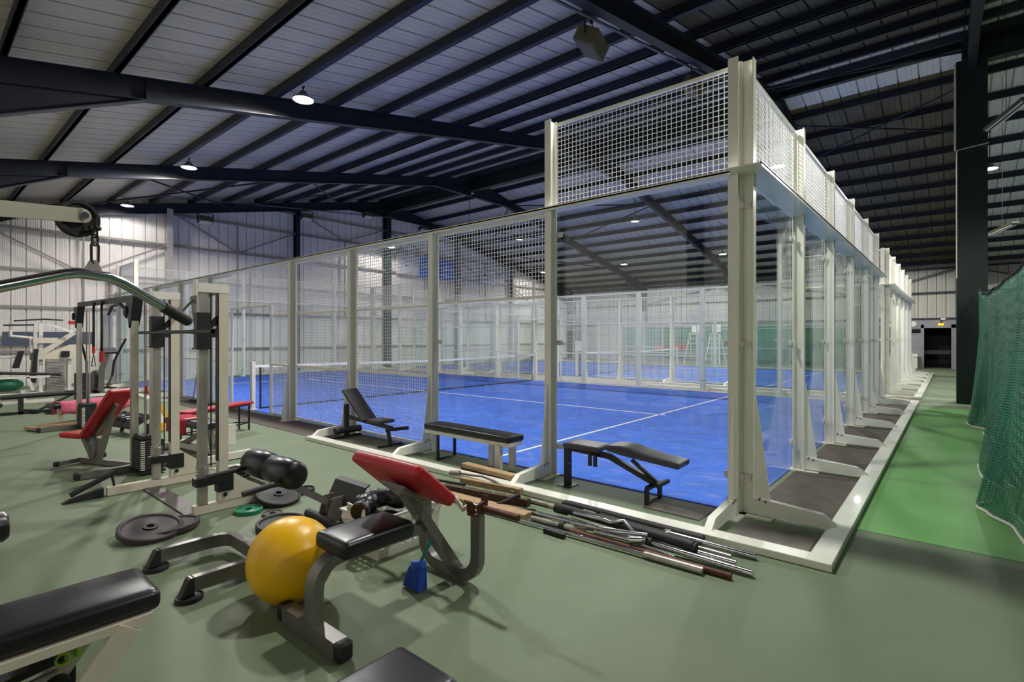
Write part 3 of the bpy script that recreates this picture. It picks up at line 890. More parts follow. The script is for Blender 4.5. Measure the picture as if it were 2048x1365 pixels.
# ---- foreground benches at the bottom edge
def wrinkled(c, u, n, L, Wd, T, bev):
    b = pad(c, u, n, L, Wd, T, bev)
    return b
t = thing('weight_bench', 'black padded bench on cream plate legs at the lower left corner', 'weight bench', (-1.3, -4.6, 0), 0, None)
wrinkled((-1.30, -4.72, .44), Y_, (0.02, 0, 1), 1.24, .34, .09, .04).build('seat', 'vinyl', t, 50)
b = MB(); b.rtube([(-1.13, -5.3, .38), (-1.13, -4.14, .38)], .03, .035); b.rtube([(-1.46, -5.3, .38), (-1.46, -4.14, .38)], .03, .035); b.bar((-1.46, -4.2, .38), (-1.13, -4.2, .38), .04, .035); b.bar((-1.46, -5.2, .38), (-1.13, -5.2, .38), .04, .035); b.build('frame', 'cream', t)
for x in (-1.12, -1.46):
    b = MB(); b.bar((x, -4.22, .37), (x, -4.50, .0), .03, .095, up=Y_); b.build('leg', 'cream', t)
    b = MB(); b.bar((x, -5.22, .37), (x, -5.05, .0), .03, .095, up=Y_); b.build('leg', 'cream', t)
t = thing('mini_stepper', 'small black exercise machine with a lime green knob under the lower left bench', 'exercise machine', (-1.45, -4.55, 0))
b = MB(); b.bar((-1.47, -4.36, .0), (-1.47, -4.36, .34), .05, .03, up=X_); b.bar((-1.47, -4.36, .02), (-1.47, -5.1, .02), .06, .04); b.bar((-1.75, -5.0, .02), (-1.2, -5.0, .02), .05, .04); b.bar((-1.7, -4.36, .02), (-1.25, -4.36, .02), .05, .04); b.build('frame', 'black', t)
b = MB(); b.bar((-1.46, -4.38, .20), (-1.46, -5.0, .12), .09, .03); b.build('beam', 'rubber', t)
b = MB(); b.cyl((-1.55, -4.46, .24), (-1.37, -4.46, .24), .04, n=16); b.build('roller', 'rubber', t, 50)
b = MB(); b.cyl((-1.53, -4.40, .08), (-1.40, -4.40, .08), .045, n=16); b.build('roller', 'rubber', t, 50)
b = MB(); b.cyl((-1.43, -4.40, .15), (-1.43, -4.95, .10), .006, n=8); b.build('rod', 'chrome', t, 50)
lime = mat('lime_plastic', '#9fd01a', .4)
b = MB(); b.box((-1.44, -4.33, .205), (.03, .02, .06), None, .006); k = b.build('knob', lime, t, 50)
b = MB(); b.lathe([(.018, 0), (.028, 0), (.028, .012), (.018, .012), (.018, 0)], 20, Matrix.Translation((-1.425, -4.385, .195)) @ Matrix.Rotation(PI/2, 4, 'Y')); b.build('dial_ring', lime, k, 40)
t = thing('weight_bench', 'black padded bench whose corner shows at the bottom edge below the curl bench', 'weight bench', (.1, -4.2, 0))
pad((.085, -4.14, .41), Y_, Z_, .98, .31, .08, .03).build('seat', 'vinyl', t, 50)
b = MB(); b.rtube([(.085, -4.60, .33), (.085, -3.75, .33)], .08, .06); b.build('frame', 'offwhite', t)
for y in (-3.82, -4.5):
    b = MB(); b.bar((.085, y, .0), (.085, y, .32), .06, .06); b.bar((-.12, y, .025), (.29, y, .025), .05, .05, up=Z_); b.build('leg', 'offwhite', t)

# ---- lat pulldown whose arm comes in from the left edge
t = thing('lat_pulldown', 'cream arm of a lat pulldown machine with black cable pulley at upper left', 'cable machine', (-0.152, -5.144, 0))
u_ = Vector((-0.3407, -4.5203, 1.887)); v_ = Vector((-0.1516, -5.1443, 1.815)); dd = (u_-v_).normalized(); sd = dd.cross(Z_).normalized()
b = MB(); b.bar(v_+sd*.022, u_+sd*.022, .012, .038, up=sd.cross(dd)); b.cyl(u_+sd*.016, u_+sd*.028, .019, n=20); a = b.build('arm_plate', 'cream', t)
b = MB(); b.cyl(u_+sd*-.02, u_+sd*.036, .010, n=6); b.build('bolt', 'chrome', a)
b = MB(); b.lathe([(.01, -.014), (.048, -.014), (.049, -.010), (.042, 0), (.049, .010), (.048, .014), (.04, .014), (.036, .006), (.016, .006), (.014, .012), (.01, .012)], 36, Matrix.Translation(u_-Z_*.006) @ sd.to_track_quat('Z', 'Y').to_matrix().to_4x4()); b.build('pulley', 'rubber', t, 40)
b = MB(); b.bar(v_-Z_*1.86, v_+Z_*.06, .08, .08, up=Y_); b.build('mast', 'cream', t)
b = MB(); b.bar(v_+Vector((-.3, 0, -1.83)), v_+Vector((.3, 0, -1.83)), .06, .05); b.build('base_bar', 'cream', t)
tb = thing('lat_bar', 'bent chrome lat pulldown bar hanging on a chain with a dark rubber grip', 'pulldown bar', (-.31, -4.5, 1.73))
pts = [Vector(q) for q in ((-.175, -4.80, 1.635), (-.28, -4.56, 1.722), (-.295, -4.53, 1.730), (-.33, -4.455, 1.728), (-.345, -4.42, 1.715), (-.41, -4.245, 1.62))]
b = MB(); b.tube(pts, .0138, 14); b.build('bar', 'chrome', tb, 70)
e = pts[-1]; d_ = (pts[-1]-pts[-2]).normalized(); b = MB(); b.cyl(e-d_*.075, e+d_*.012, .0165, n=16); b.sphere(e+d_*.012, .0165, 12); b.build('grip', mat('brown_rubber_grip', '#2a2422', .7), tb, 60)
e2 = pts[0]; d2 = (pts[0]-pts[1]).normalized(); b = MB(); b.cyl(e2-d2*.075, e2+d2*.012, .0165, n=16); b.build('grip', 'rubber', tb, 60)
c_ = Vector((-.312, -4.492, 1.742)); b = MB(); b.prism([(-.022, 0), (.022, 0), (.008, .028), (-.008, .028)], -.003, .003, Matrix.Translation(c_) @ basis((pts[3]-pts[2]).normalized(), (pts[3]-pts[2]).cross(Z_)).to_4x4()); b.build('hanging_lug', 'girt', tb)
ch = thing('chain', 'short dark steel chain with carabiner between pulley and lat bar', 'chain', (-.32, -4.485, 1.84))
def link(c, L, Wd, r, ax, nm='link'):
    c = Vector(c); ax = Vector(ax)
    P = [c+ax*(Wd/2*math.cos(a))+Z_*((L/2-Wd/2)*(1 if math.sin(a) >= 0 else -1)+Wd/2*math.sin(a)) for a in [2*PI*i/20 for i in range(20)]]
    b = MB(); b.tube(P, r, 6, True); b.build(nm, 'steel_link', ch, 180)
M['steel_link'] = mat('dark_steel_link', '#3a3834', .35, .8)
ax1 = Vector((-.55, .83, 0)); ax2 = Vector((.83, .55, 0))
b0 = Vector((-.314, -4.488, 1.765))
link(b0+Z_*.024, .058, .022, .0032, ax1, 'carabiner'); link(b0+Z_*.060, .03, .017, .003, ax1); link(b0+Z_*.078, .022, .014, .0025, ax2, 'shackle')
b = MB(); b.lathe([(0, -.007), (.013, -.005), (.015, 0), (.013, .005), (0, .007)], 20, Matrix.Translation(b0+Z_*.092)); b.build('swivel', 'steel_link', ch, 50)
b = MB(); b.cyl(b0+Z_*.098, b0+Z_*.118, .003, n=6); b.build('cable_end', 'steel_link', ch)
#@@PART gym_back
YZ = lambda x: Matrix.Translation((x, 0, 0)) @ Matrix(((0, 0, 1, 0), (1, 0, 0, 0), (0, 1, 0, 0), (0, 0, 0, 1)))   # outline (y,z), extruded along x
XZ = lambda y: Matrix.Translation((0, y, 0)) @ Matrix(((1, 0, 0, 0), (0, 0, -1, 0), (0, 1, 0, 0), (0, 0, 0, 1)))   # outline (x,z), extruded along -y
M['yellow_tag'] = mat('yellow_tag', '#e8c21a', .5)
# ---- counterbalanced barbell rack (smith machine)
t = thing('smith_machine', 'cream barbell rack with chrome guide posts and black sliding bar carriage', 'weight machine', (-4.25, -2.8, 0))
for x in (-4.88, -3.60):
    s = 1 if x > -4 else -1
    b = MB(); b.rtube([(x, -3.52 if s < 0 else -3.18, .045), (x, -2.28, .045)], .06, .08); b.build('floor_rail', 'cream', t)
    b = MB(); b.b2((x-.035, -2.98, .08), (x+.035, -2.90, 2.02)); u = b.build('upright', 'cream', t)
    b = MB(); b.b2((x-.03, -2.987, .45), (x+.03, -2.981, 1.98)); 
    b.build('slot_strip', 'black', u)
    b = MB(); b.prism([(-2.90, .085), (-2.90, .36), (-2.55, .085)], -.006, .006, YZ(x+.03)); g = b.build('gusset', 'cream', u)
    for z in (.14, .30):
        b = MB(); b.cyl((x+.03, -2.93, z), (x+.052, -2.93, z), .018, n=8); b.build('bolt', 'black', u)
    b = MB(); b.b2((x-.03, -3.14, .08), (x+.03, -3.07, 1.98)); p_ = b.build('guide_post', 'worn_chrome', t)
    b = MB(); b.b2((x-.04, -3.16, 1.46), (x+.04, -3.05, 1.78)); b.b2((x-.05, -3.17, 1.455), (x+.05, -3.04, 1.47)); b.prism([(-3.05, 1.62), (-2.985, 1.68), (-2.985, 1.76), (-3.02, 1.72)], -.01, .01, YZ(x)); b.b2((x-.035, -3.05, 1.56), (x+.035, -2.99, 1.64)); b.build('sliding_sleeve', 'black', t)
    b = MB(); P = [Vector((x+.048*math.cos(a), -3.105+.052*math.sin(a), .33+.02*a/(2*PI))) for a in [2*PI*i/14 for i in range(14*5+1)]]; b.tube(P, .004, 5); b.build('buffer_spring', 'chrome', p_, 180)
    b = MB(); b.b2((x-.05, -3.17, .25), (x+.05, -2.88, .32)); b.b2((x-.045, -2.99, .17), (x+.045, -2.86, .32)); st = b.build('stop_bracket', 'black', t)
    if s > 0:
        b = MB(); b.b2((x+.044, -2.94, .255), (x+.047, -2.89, .28)); b.build('sticker', 'yellow_tag', st)
    b = MB(); b.b2((x-.039, -3.15, 1.96), (x+.039, -2.895, 2.04)); b.b2((x-.037, -3.165, 1.93), (x+.037, -3.15, 2.07)); b.build('top_cap', 'offwhite', t)
    b = MB(); b.cyl((x-.01, -3.03, .4), (x-.01, -3.03, 1.96), .006, n=6); b.build('chain_strip', 'black', t)
b = MB(); b.rtube([(-4.88, -2.72, 1.72), (-4.88, -2.74, 1.94), (-4.84, -2.76, 1.985), (-4.7, -2.80, 1.985), (-3.62, -2.94, 2.0)], .06, .06); b.build('top_beam', 'grey_metal', t)
b = MB(); b.bar((-4.88, -2.9, 1.8), (-4.78, -2.79, 1.97), .05, .01); b.build('beam_gusset', 'grey_metal', t)
b = MB(); b.bar((-4.84, -3.15, .008), (-3.64, -3.15, .008), .16, .012); b.build('tread_plate', mat('worn_tread_plate', '#5d5654', .5, .5, var=.3, scale=30), t)
b = MB(); b.rtube([(-4.88, -2.31, .06), (-3.6, -2.31, .06)], .05, .06); b.build('rear_tube', 'offwhite', t)
b = MB(); b.prism([(-3.55, .02), (-3.55, .09), (-3.80, .03), (-3.86, .0), (-3.55, .0)], -.035, .035, YZ(-4.88)); b.build('rubber_foot', 'rubber', t)
b = MB(); b.tube([(-4.88, -3.8, .07), (-4.88, -3.60, .16), (-4.88, -3.44, .23)], .025, 10); b.cyl((-4.88, -3.46, .09), (-4.88, -3.48, .2), .012, n=6); b.build('plate_horn', 'rubber', t, 50)
b = MB(); b.cyl((-5.13, -3.19, 1.61), (-3.12, -3.19, 1.61), .016, n=12); b.build('bar', 'black', t, 50)
b = MB(); b.cyl((-3.57, -3.19, 1.61), (-3.12, -3.19, 1.61), .022, n=14); b.build('bar_sleeve', 'black', t, 50)
plate(-4.52, -2.44, .08, .10, .05, 'upper of two small black plates on the wooden block behind the rack upright', 'rubber', .0, 0)
plate(-4.50, -2.43, .03, .10, .045, 'lower of two small black plates on the wooden block behind the rack upright', 'rubber', .0, 0)
t = thing('wooden_block', 'small wooden block under two black plates on the floor', 'block', (-4.5, -2.44, 0)); b = MB(); b.b2((-4.57, -2.5, 0), (-4.42, -2.38, .03), .003); b.build('block', 'wood', t)

# ---- cable crossover
t = thing('cable_crossover', 'cable crossover frame with two black weight stacks and worn square posts', 'cable machine', (-7.8, -2.95, 0))
b = MB(); b.rtube([(-5.68, -2.95, 2.04), (-9.97, -2.85, 2.12)], .05, .075); b.build('top_beam', 'black', t)
for (x, y, zt) in ((-5.81, -3.07, 1.93), (-9.92, -2.86, 1.98)):
    b = MB(); b.b2((x-.035, y-.035, .05), (x+.035, y+.035, zt)); b.build('post', 'worn_chrome', t)
    b = MB()
    b.prism([(x-.16, zt+.10), (x+.16, zt+.10), (x+.06, zt-.14), (x-.02, zt-.26), (x-.07, zt-.14)], -.05, .05, XZ(y+.0)); b.build('pulley_housing', 'black', t)
    b = MB(); b.cyl((x-.12, y-.07, zt-.06), (x-.12, y-.04, zt-.06), .06, n=18); b.build('pulley', 'rubber', t, 50)
    # stack: plates with number tags
    sx, sy = x+.16, y+.09
    b = MB(); b.b2((sx-.18, sy-.13, .02), (sx+.18, sy+.13, .05)); b.build('stack_base', 'black', t)
    st = None
    for i in range(14):
        b = MB(); b.box((sx, sy, .066+.024*i), (.34, .23, .021), None, .003, 1)
        o = b.build('stack_plate', 'rubber', t)
        b = MB(); b.b2((sx+.17, sy-.112, .061+.024*i), (sx+.172, sy-.07, .073+.024*i)); b.build('number_tag', 'offwhite', o)
    b = MB(); b.box((sx, sy, .42), (.28, .19, .05), None, .008); b.b2((sx-.012, sy-.012, .44), (sx+.012, sy+.012, .56)); b.build('stack_head', 'rubber', t)
    for q in (-.1, .1):
        b = MB(); b.cyl((sx+q, sy, .05), (sx+q, sy, zt+.05), .011, n=8); b.build('guide_rod', 'worn_chrome', t, 50)
    for q in (-.03, .03):
        b = MB(); b.cyl((sx+q, sy-.02, .55), (sx+q, sy-.02, zt), .003, n=5); b.build('cable', 'rust', t)
    b = MB(); b.rtube([(x, y-.5, .045), (x, y+.75, .045)], .06, .07); b.build('floor_rail', 'grey_metal', t)
    for yy in (y-.52, y+.77):
        cap(t, (x, yy-.03, .045), (x, yy+.03, .045), .075)
b = MB(); b.rtube([(-5.9, -2.70, .045), (-5.2, -2.70, .045)], .05, .06); b.build('floor_tube', 'grey_metal', t)
b = MB(); b.b2((-5.69, -3.0, .9), (-5.66, -2.98, 1.0)); b.build('clip', 'red', t)
t2 = thing('suspension_strap', 'black suspension straps with red ends and a triangle handle hanging from the crossover beam', 'strap', (-8.2, -2.93, 2.04))
for x, zb, h in ((-8.42, 1.42, 1), (-7.93, 1.36, 0)):
    b = MB(); b.tube([(x, -2.94, 2.09), (x, -2.95, 2.0), (x+.01, -2.95, 1.7), (x, -2.95, zb)], .017, 8); b.build('strap', 'net_black', t2, 180)
    b = MB(); b.cyl((x, -2.95, zb), (x, -2.95, zb-.16 if not h else zb-.1), .02 if h else .03, n=8); b.build('red_end', 'red', t2, 50)
    if h:
        b = MB(); b.tube([(x, -2.95, zb-.1), (x-.13, -2.95, zb-.3), (x+.13, -2.95, zb-.28)], .006, 6, True); b.build('triangle_handle', 'black', t2)
t2 = thing('cable_attachment', 'short black cable bar hooked over the crossover beam', 'handle', (-6.9, -2.93, 2.0))
b = MB(); b.tube([(-7.5, -2.96, 1.88), (-7.3, -2.96, 1.99), (-6.9, -2.96, 2.0), (-6.7, -2.96, 1.93), (-6.6, -2.96, 1.82)], .02, 8); b.build('bar', 'black', t2, 60)

# ---- red incline bench
t = thing('incline_bench', 'red incline bench with raised backrest and grey frame by the crossover', 'weight bench', (-6.6, -3.25, 0))
ud = Vector((.62, .26, 0)).normalized(); sd_ = Vector((-ud.y, ud.x, 0))
C0 = Vector((-6.88, -3.42, .36))
pad(C0+ud*.10, ud, (0, 0, 1), .34, .30, .06, .025).build('seat', 'red', t, 50)
ub = (ud*.55+Z_*.62).normalized()
pad(C0+ud*.30+ub*.36+Z_*.01, ub, sd_.cross(ub)*-1 if (sd_.cross(ub)).z < 0 else sd_.cross(ub), .78, .30, .06, .025).build('backrest', 'red', t, 50)
b = MB(); b.bar(C0+ud*.28-Z_*.05, C0+ud*.30+ub*.62-Z_*.07, .05, .04, up=sd_); b.build('back_rail', 'grey_metal', t)
bs = C0+ud*.34; bs.z = .05
b = MB(); b.bar(bs, C0+ud*.16-Z_*.03, .06, .06, up=sd_); b.bar(bs, C0+ud*.36-Z_*.04, .06, .06, up=sd_); b.build('front_struts', 'grey_metal', t)
b = MB(); b.bar(bs+ud*.06, C0+ud*.30+ub*.5-Z_*.1, .06, .05, up=sd_); b.build('back_strut', 'grey_metal', t)
b = MB(); e1 = bs+ud*.70; e1.z = .045; e0 = bs-ud*.25; e0.z = .045; b.rtube([e0, e1], .06, .06); b.build('floor_rail', 'grey_metal', t)
for e_, nm in ((e0, 0), (e1, 1)):
    b = MB(); b.rtube([e_-sd_*.25, e_+sd_*.25], .05, .05); f_ = b.build('foot_bar', 'grey_metal', t)
    cap(f_, e_-sd_*.29, e_-sd_*.24, .06); cap(f_, e_+sd_*.24, e_+sd_*.29, .06)

# ---- benches between the rack and the court
t = thing('flat_bench', 'narrow red topped bench on a black square tube frame', 'bench', (-7.5, -1.5, 0))
pad((-7.45, -1.58, .45), (-.5, 1, 0), Z_, 1.32, .26, .04, .015).build('seat', 'red', t, 50)
ub_ = Vector((-.5, 1, 0)).normalized(); wb_ = Vector((1, .5, 0)).normalized()
cb = Vector((-7.45, -1.58, 0))
for su in (-1, 1):
    for sw in (-1, 1):
        q = cb+ub_*(su*.58)+wb_*(sw*.10); b = MB(); b.b2(q+Vector((-.012, -.012, 0)), q+Vector((.012, .012, .43))); b.build('leg', 'black', t)
    q = cb+ub_*(su*.58)+Z_*.12; b = MB(); b.bar(q-wb_*.1, q+wb_*.1, .02, .02); b.build('rung', 'black', t)
for sw in (-1, 1):
    b = MB(); q = cb+wb_*(sw*.10); b.bar(q-ub_*.58+Z_*.12, q+ub_*.58+Z_*.12, .02, .02); b.bar(q-ub_*.58+Z_*.42, q+ub_*.58+Z_*.42, .022, .022); b.build('side_rail', 'black', t)
t = thing('weight_bench', 'black bench end with white frame below a red towel behind the rack', 'weight bench', (-6.0, -2.2, 0))
c1 = Vector((-6.45, -2.24, .40)); uu = Vector((1, .12, 0)).normalized(); ss = Vector((-.12, 1, 0)).normalized()
pad(c1, uu, Z_, 1.05, .30, .09, .035).build('seat', 'vinyl', t, 50)
b = MB(); b.bar(c1+uu*.45-Z_*.05, c1+uu*.52-Z_*.36, .06, .06, up=ss); b.bar(c1+uu*.40-Z_*.05, c1-uu*.3-Z_*.33, .06, .06, up=ss); b.build('strut', 'grey_metal', t)
b = MB(); b.bar(c1-uu*.5-Z_*.34, c1+uu*.9-Z_*.34, .07, .07); b.build('floor_rail', 'offwhite', t)
for k_ in (-.5, .9):
    e_ = c1+uu*k_-Z_*.35
    b = MB(); b.rtube([e_-ss*.3, e_+ss*.3], .07, .08); f_ = b.build('foot_bar', 'offwhite', t)
    cap(f_, e_-ss*.34, e_-ss*.28, .08); cap(f_, e_+ss*.28, e_+ss*.34, .08)
b = MB(); b.box(c1+uu*.75+ss*.1-Z_*.1, (.04, .12, .26)); b.build('adjuster_plate', 'offwhite', t)
M['towel_red'] = mat('red_towel', '#b23146', .95, var=.12, scale=30, bump=.4, bscale=160)
M['towel_pink'] = mat('pink_towel', '#d4657f', .95, var=.12, scale=30, bump=.4, bscale=160)
def towel(c, u, s_, L, Wd, drop, m, label, zt):
    t = thing('towel', label, 'towel', c)
    c = Vector(c); b = MB(); n = 16
    u = Vector(u).normalized(); s_ = Vector(s_).normalized()
    prof = [(-Wd/2-.012, -drop), (-Wd/2-.012, -drop*.5), (-Wd/2-.008, -.02), (-Wd/2+.02, .012), (-Wd*.2, .016), (Wd*.2, .016), (Wd/2-.02, .012), (Wd/2+.008, -.02), (Wd/2+.012, -drop*.5), (Wd/2+.012, -drop*.9)]
    rows = []
    for i in range(n+1):
        w_ = .006*math.sin(i*1.7)
        rows.append([b.bm.verts.new(c+u*(L*(i/n-.5))+s_*(a+(w_ if abs(a) > Wd*.45 else 0))+Z_*(z+(.02*math.sin(i*.9) if z < -drop*.8 else 0))) for a, z in prof])
    for A, B in zip(rows, rows[1:]):
        for j in range(len(prof)-1): b.bm.faces.new((A[j], A[j+1], B[j+1], B[j]))
    bmesh.ops.recalc_face_normals(b.bm, faces=b.bm.faces)
    bmesh.ops.solidify(b.bm, geom=b.bm.faces[:], thickness=.006)
    b.build('cloth', m, t, 180)
    b = MB(); e_ = c+u*(L/2-.05)+Z_*.02; b.box(e_, (.05, Wd*.98, .004), basis(u, Z_)); b.build('pale_band', 'offwhite', t)
    return t
towel(c1-uu*.15+Z_*.05, uu, ss, .55, .30, .2, 'towel_red', 'dark red towel with pale edge draped over the black bench behind the rack', 0)
t = thing('weight_bench', 'bench covered by a pink towel beyond the crossover, on a pale leg', 'weight bench', (-10.5, -2.55, 0))
c2 = Vector((-10.55, -2.55, .37)); u2 = Vector((-.25, 1, 0)).normalized(); s2 = Vector((1, .25, 0)).normalized()
pad(c2, u2, Z_, 1.3, .30, .08, .03).build('seat', 'vinyl', t, 50)
for k_ in (-.5, .5):
    b = MB(); b.bar(c2+u2*k_-Z_*(.295 if k_ < 0 else .36), c2+u2*k_-Z_*.03, .07, .07, up=Y_); b.build('leg', 'offwhite', t)
towel(c2+Z_*.045, u2, s2, 1.1, .30, .22, 'towel_pink', 'pink towel draped along a bench beyond the crossover', 0)
t = thing('weight_plate', 'yellow rimmed plate standing on edge behind the crossover post', 'weight plate', (-9.0, -2.05, 0), 0, None)
T = Matrix.Translation((-8.6, -2.05, .225)) @ Matrix.Rotation(.9, 4, 'Z') @ Matrix.Rotation(PI/2-.12, 4, 'Y')
b = MB(); b.lathe([(.10, -.03), (.225, -.03), (.225, .03), (.10, .03), (.10, -.03)], 36, T); b.build('rim', mat('yellow_plate_rubber', '#c79a1e', .5, var=.1), t, 40)
b = MB(); b.lathe([(.0, -.02), (.10, -.02), (.10, .02), (.0, .02)], 28, T); b.build('hub', 'offwhite', t, 40)
t = thing('dumbbell_rack', 'low dark sloping dumbbell tray behind the red incline bench', 'rack', (-8.9, -2.3, 0))
b = MB(); b.box((-8.75, -2.45, .22), (.9, .35, .03), Euler((.5, 0, .2)).to_matrix()); b.build('tray', 'black', t)
for x in (-9.1, -8.4):
    b = MB(); b.bar((x, -2.45, 0), (x, -2.38, .3), .05, .04, up=X_); b.build('leg', 'black', t)
for i in range(3):
    q = Vector((-9.0+.25*i, -2.47, .27)); d = thing('dumbbell', ['left dumbbell on the dark sloping tray', 'middle dumbbell on the dark sloping tray', 'right dumbbell on the dark sloping tray'][i], 'dumbbell', q, 0, 'dumbbells on the tray')
    b = MB(); b.cyl(q-Y_*.06, q+Y_*.06, .014, n=8); b.build('grip', 'chrome', d, 50)
    for s in (-1, 1):
        b = MB(); b.cyl(q+Y_*(s*.06), q+Y_*(s*.12), .045, n=6); b.build('weight', 'rubber', d)
t = thing('wooden_platform', 'low pale timber step on the floor at far left', 'platform', (-10.2, -3.2, 0))
b = MB(); b.box((-10.35, -3.05, .045), (.32, .85, .05), Euler((0, 0, .35)).to_matrix(), .004); b.build('top', 'wood', t)
b = MB(); b.box((-10.35, -3.05, .01), (.28, .8, .02), Euler((0, 0, .35)).to_matrix()); b.build('base', 'wood_dark', t)

# ---- machines along the left wall
t = thing('multi_gym', 'white multi gym tower with tall weight stack and folding arms by the left wall', 'weight machine', (-18, -2.2, 0))
for (x, y) in ((-17.6, -2.35), (-17.6, -1.75), (-18.5, -2.35), (-18.5, -1.75)):
    b = MB(); b.b2((x-.04, y-.04, 0), (x+.04, y+.04, 1.95 if y < -2 else 1.2)); b.build('upright', 'offwhite', t)
b = MB(); b.b2((-18.55, -2.4, .0), (-17.3, -2.3, .08)); b.b2((-18.55, -1.8, .0), (-17.3, -1.7, .08)); b.b2((-18.6, -2.6, .0), (-18.5, -1.0, .08)); b.b2((-17.6, -3.2, .0), (-17.5, -1.2, .07)); b.build('base', 'offwhite', t)
for i in range(20):
    b = MB(); b.box((-17.6, -2.05, .14+.042*i), (.3, .4, .026)); b.build('stack_plate', 'girt', t)
b = MB(); b.prism([(-2.55, 1.05), (-2.40, 1.0), (-1.62, 1.66), (-1.70, 1.74)], -.04, .04, YZ(-17.5)); b.build('swing_arm', 'cream', t)
b = MB(); b.bar((-17.5, -1.66, 1.7), (-17.5, -2.25, 1.93), .07, .06, up=X_); b.bar((-17.3, -1.75, 1.7), (-17.3, -2.2, 1.9), .04, .04, up=X_); b.build('press_arm', 'offwhite', t)
b = MB(); b.b2((-17.56, -2.5, .96), (-17.44, -1.2, 1.04)); b.b2((-17.55, -2.52, 1.4), (-17.45, -2.0, 1.55)); b.prism([(-2.4, 1.04), (-1.2, 1.04), (-1.2, 1.36), (-1.75, 1.36)], -.05, .05, YZ(-17.5)); b.build('panel', 'cream', t)
b = MB(); b.tube([(-17.5, -2.9, 2.0), (-17.5, -2.3, 2.06), (-17.5, -1.9, 2.04)], .02, 8); b.tube([(-17.5, -3.1, 1.88), (-17.5, -2.5, 1.9)], .02, 8); b.build('grip_bar', 'black', t, 60)
b = MB(); b.tube([(-17.6, -2.95, 1.95), (-17.6, -2.95, 1.6), (-17.6, -2.55, 1.55), (-17.6, -2.55, .95)], .035, 8); b.build('bent_arm', 'offwhite', t, 60)
b = MB(); b.tube([(-17.7, -3.4, 1.02), (-17.7, -2.8, 1.04)], .03, 8); b.tube([(-17.7, -3.38, 1.02), (-17.7, -3.1, .55)], .03, 8); b.build('leg_arm', 'offwhite', t, 60)
b = MB(); b.prism([(-2.62, .35), (-2.5, .35), (-2.45, 1.25), (-2.53, 1.25)], -.14, .14, YZ(-17.35)); b.build('back_pad', 'vinyl', t)
b = MB(); b.prism([(-2.95, .75), (-2.82, .75), (-2.72, 1.2), (-2.84, 1.2)], -.1, .1, YZ(-17.35)); b.build('arm_pad', 'vinyl', t)
b = MB(); b.box((-17.45, -1.72, 1.98), (.1, .14, .1), None, .01); b.build('red_grip', 'red', t)
b = MB(); b.b2((-17.5, -1.95, 1.02), (-17.35, -1.78, 1.18)); b.build('seat_pad', 'vinyl', t)
t = thing('leg_press', 'long black row machine with padded beam and loaded plate sleeve at far left', 'weight machine', (-13.2, -3.0, 0))
b = MB(); b.tube([(-12.95, -3.55, .36), (-13.1, -2.15, .37)], .05, 10); b.build('beam', 'rubber', t, 60)
b = MB(); b.b2((-12.98, -3.30, .0), (-12.92, -3.22, .33)); b.bar((-13.0, -2.98, .05), (-13.1, -2.42, .33), .045, .045, up=X_); b.build('support', 'black', t)
b = MB(); b.bar((-12.95, -3.6, .03), (-12.95, -2.3, .03), .06, .05); b.bar((-13.15, -3.2, .05), (-12.8, -3.0, .05), .1, .06); b.build('floor_rail', 'black', t)
for y in (-2.34, -2.2):
    b = MB(); b.b2((-13.15, y-.05, 0), (-13.05, y+.05, .78)); b.build('post', 'black', t)
b = MB(); b.cyl((-13.1, -2.85, .18), (-13.0, -1.9, .2), .02, n=8); b.build('plate_sleeve', 'worn_chrome', t)
plate(-12.6, -2.72, .0, .22, .04, 'large black plate on the floor below the long black machine at far left', 'rubber')
plate(-12.75, -2.66, .045, .22, .04, 'black plate stacked on another below the long black machine at far left', 'rubber', .05)
t = thing('upholstered_machine', 'green padded machine seat with pale stripes at the far left edge', 'weight machine', (-15.5, -3.3, 0))
b = MB(); b.sphere((-15.4, -3.25, .45), .3, 24, (.8, 1.05, .55)); b.build('cushion', mat('green_cushion', '#0c5a3e', .5, var=.1), t, 180)
b = MB(); b.bar((-15.2, -3.5, .62), (-15.2, -2.5, .62), .06, .05); b.bar((-15.2, -2.9, .62), (-15.2, -2.8, .3), .06, .06, up=X_); b.build('arm', 'offwhite', t)
b = MB(); b.tube([(-15.2, -3.4, .74), (-15.2, -2.3, .66)], .035, 8); b.build('roller_bar', 'rubber', t, 60)
b = MB(); b.b2((-15.5, -3.6, 0), (-15.3, -2.4, .06)); b.b2((-15.45, -3.0, .06), (-15.35, -2.9, .3)); b.build('base', 'offwhite', t)
t = thing('elliptical_trainer', 'grey upright trainer with curved black handlebars by the white board', 'exercise machine', (-16.2, -1.3, 0))
b = MB(); b.rtube([(-16.3, -1.30, .1), (-16.25, -1.28, .7), (-16.1, -1.2, 1.12)], .12, .09, up=X_); b.build('column', 'grey_metal', t, 40)
b = MB(); b.box((-16.05, -1.18, 1.2), (.25, .34, .06), Euler((0, .5, 0)).to_matrix(), .01); b.build('console', 'black', t)
for s in (-1, 1):
    b = MB(); b.tube([(-16.4, -1.3+s*.28, .5), (-16.3, -1.3+s*.3, .9), (-16.1, -1.3+s*.42, 1.3), (-16.0, -1.3+s*.5, 1.52)], .03, 8); b.build('handlebar', 'rubber', t, 60)
    b = MB(); b.bar((-16.9, -1.3+s*.2, .15), (-15.8, -1.3+s*.2, .2), .1, .04); b.build('pedal_arm', 'black', t)
    b = MB(); b.cyl((-16.4, -1.3+s*.28, .5), (-16.6, -1.3+s*.2, .15), .025, n=8); b.build('link_arm', 'grey_metal', t)
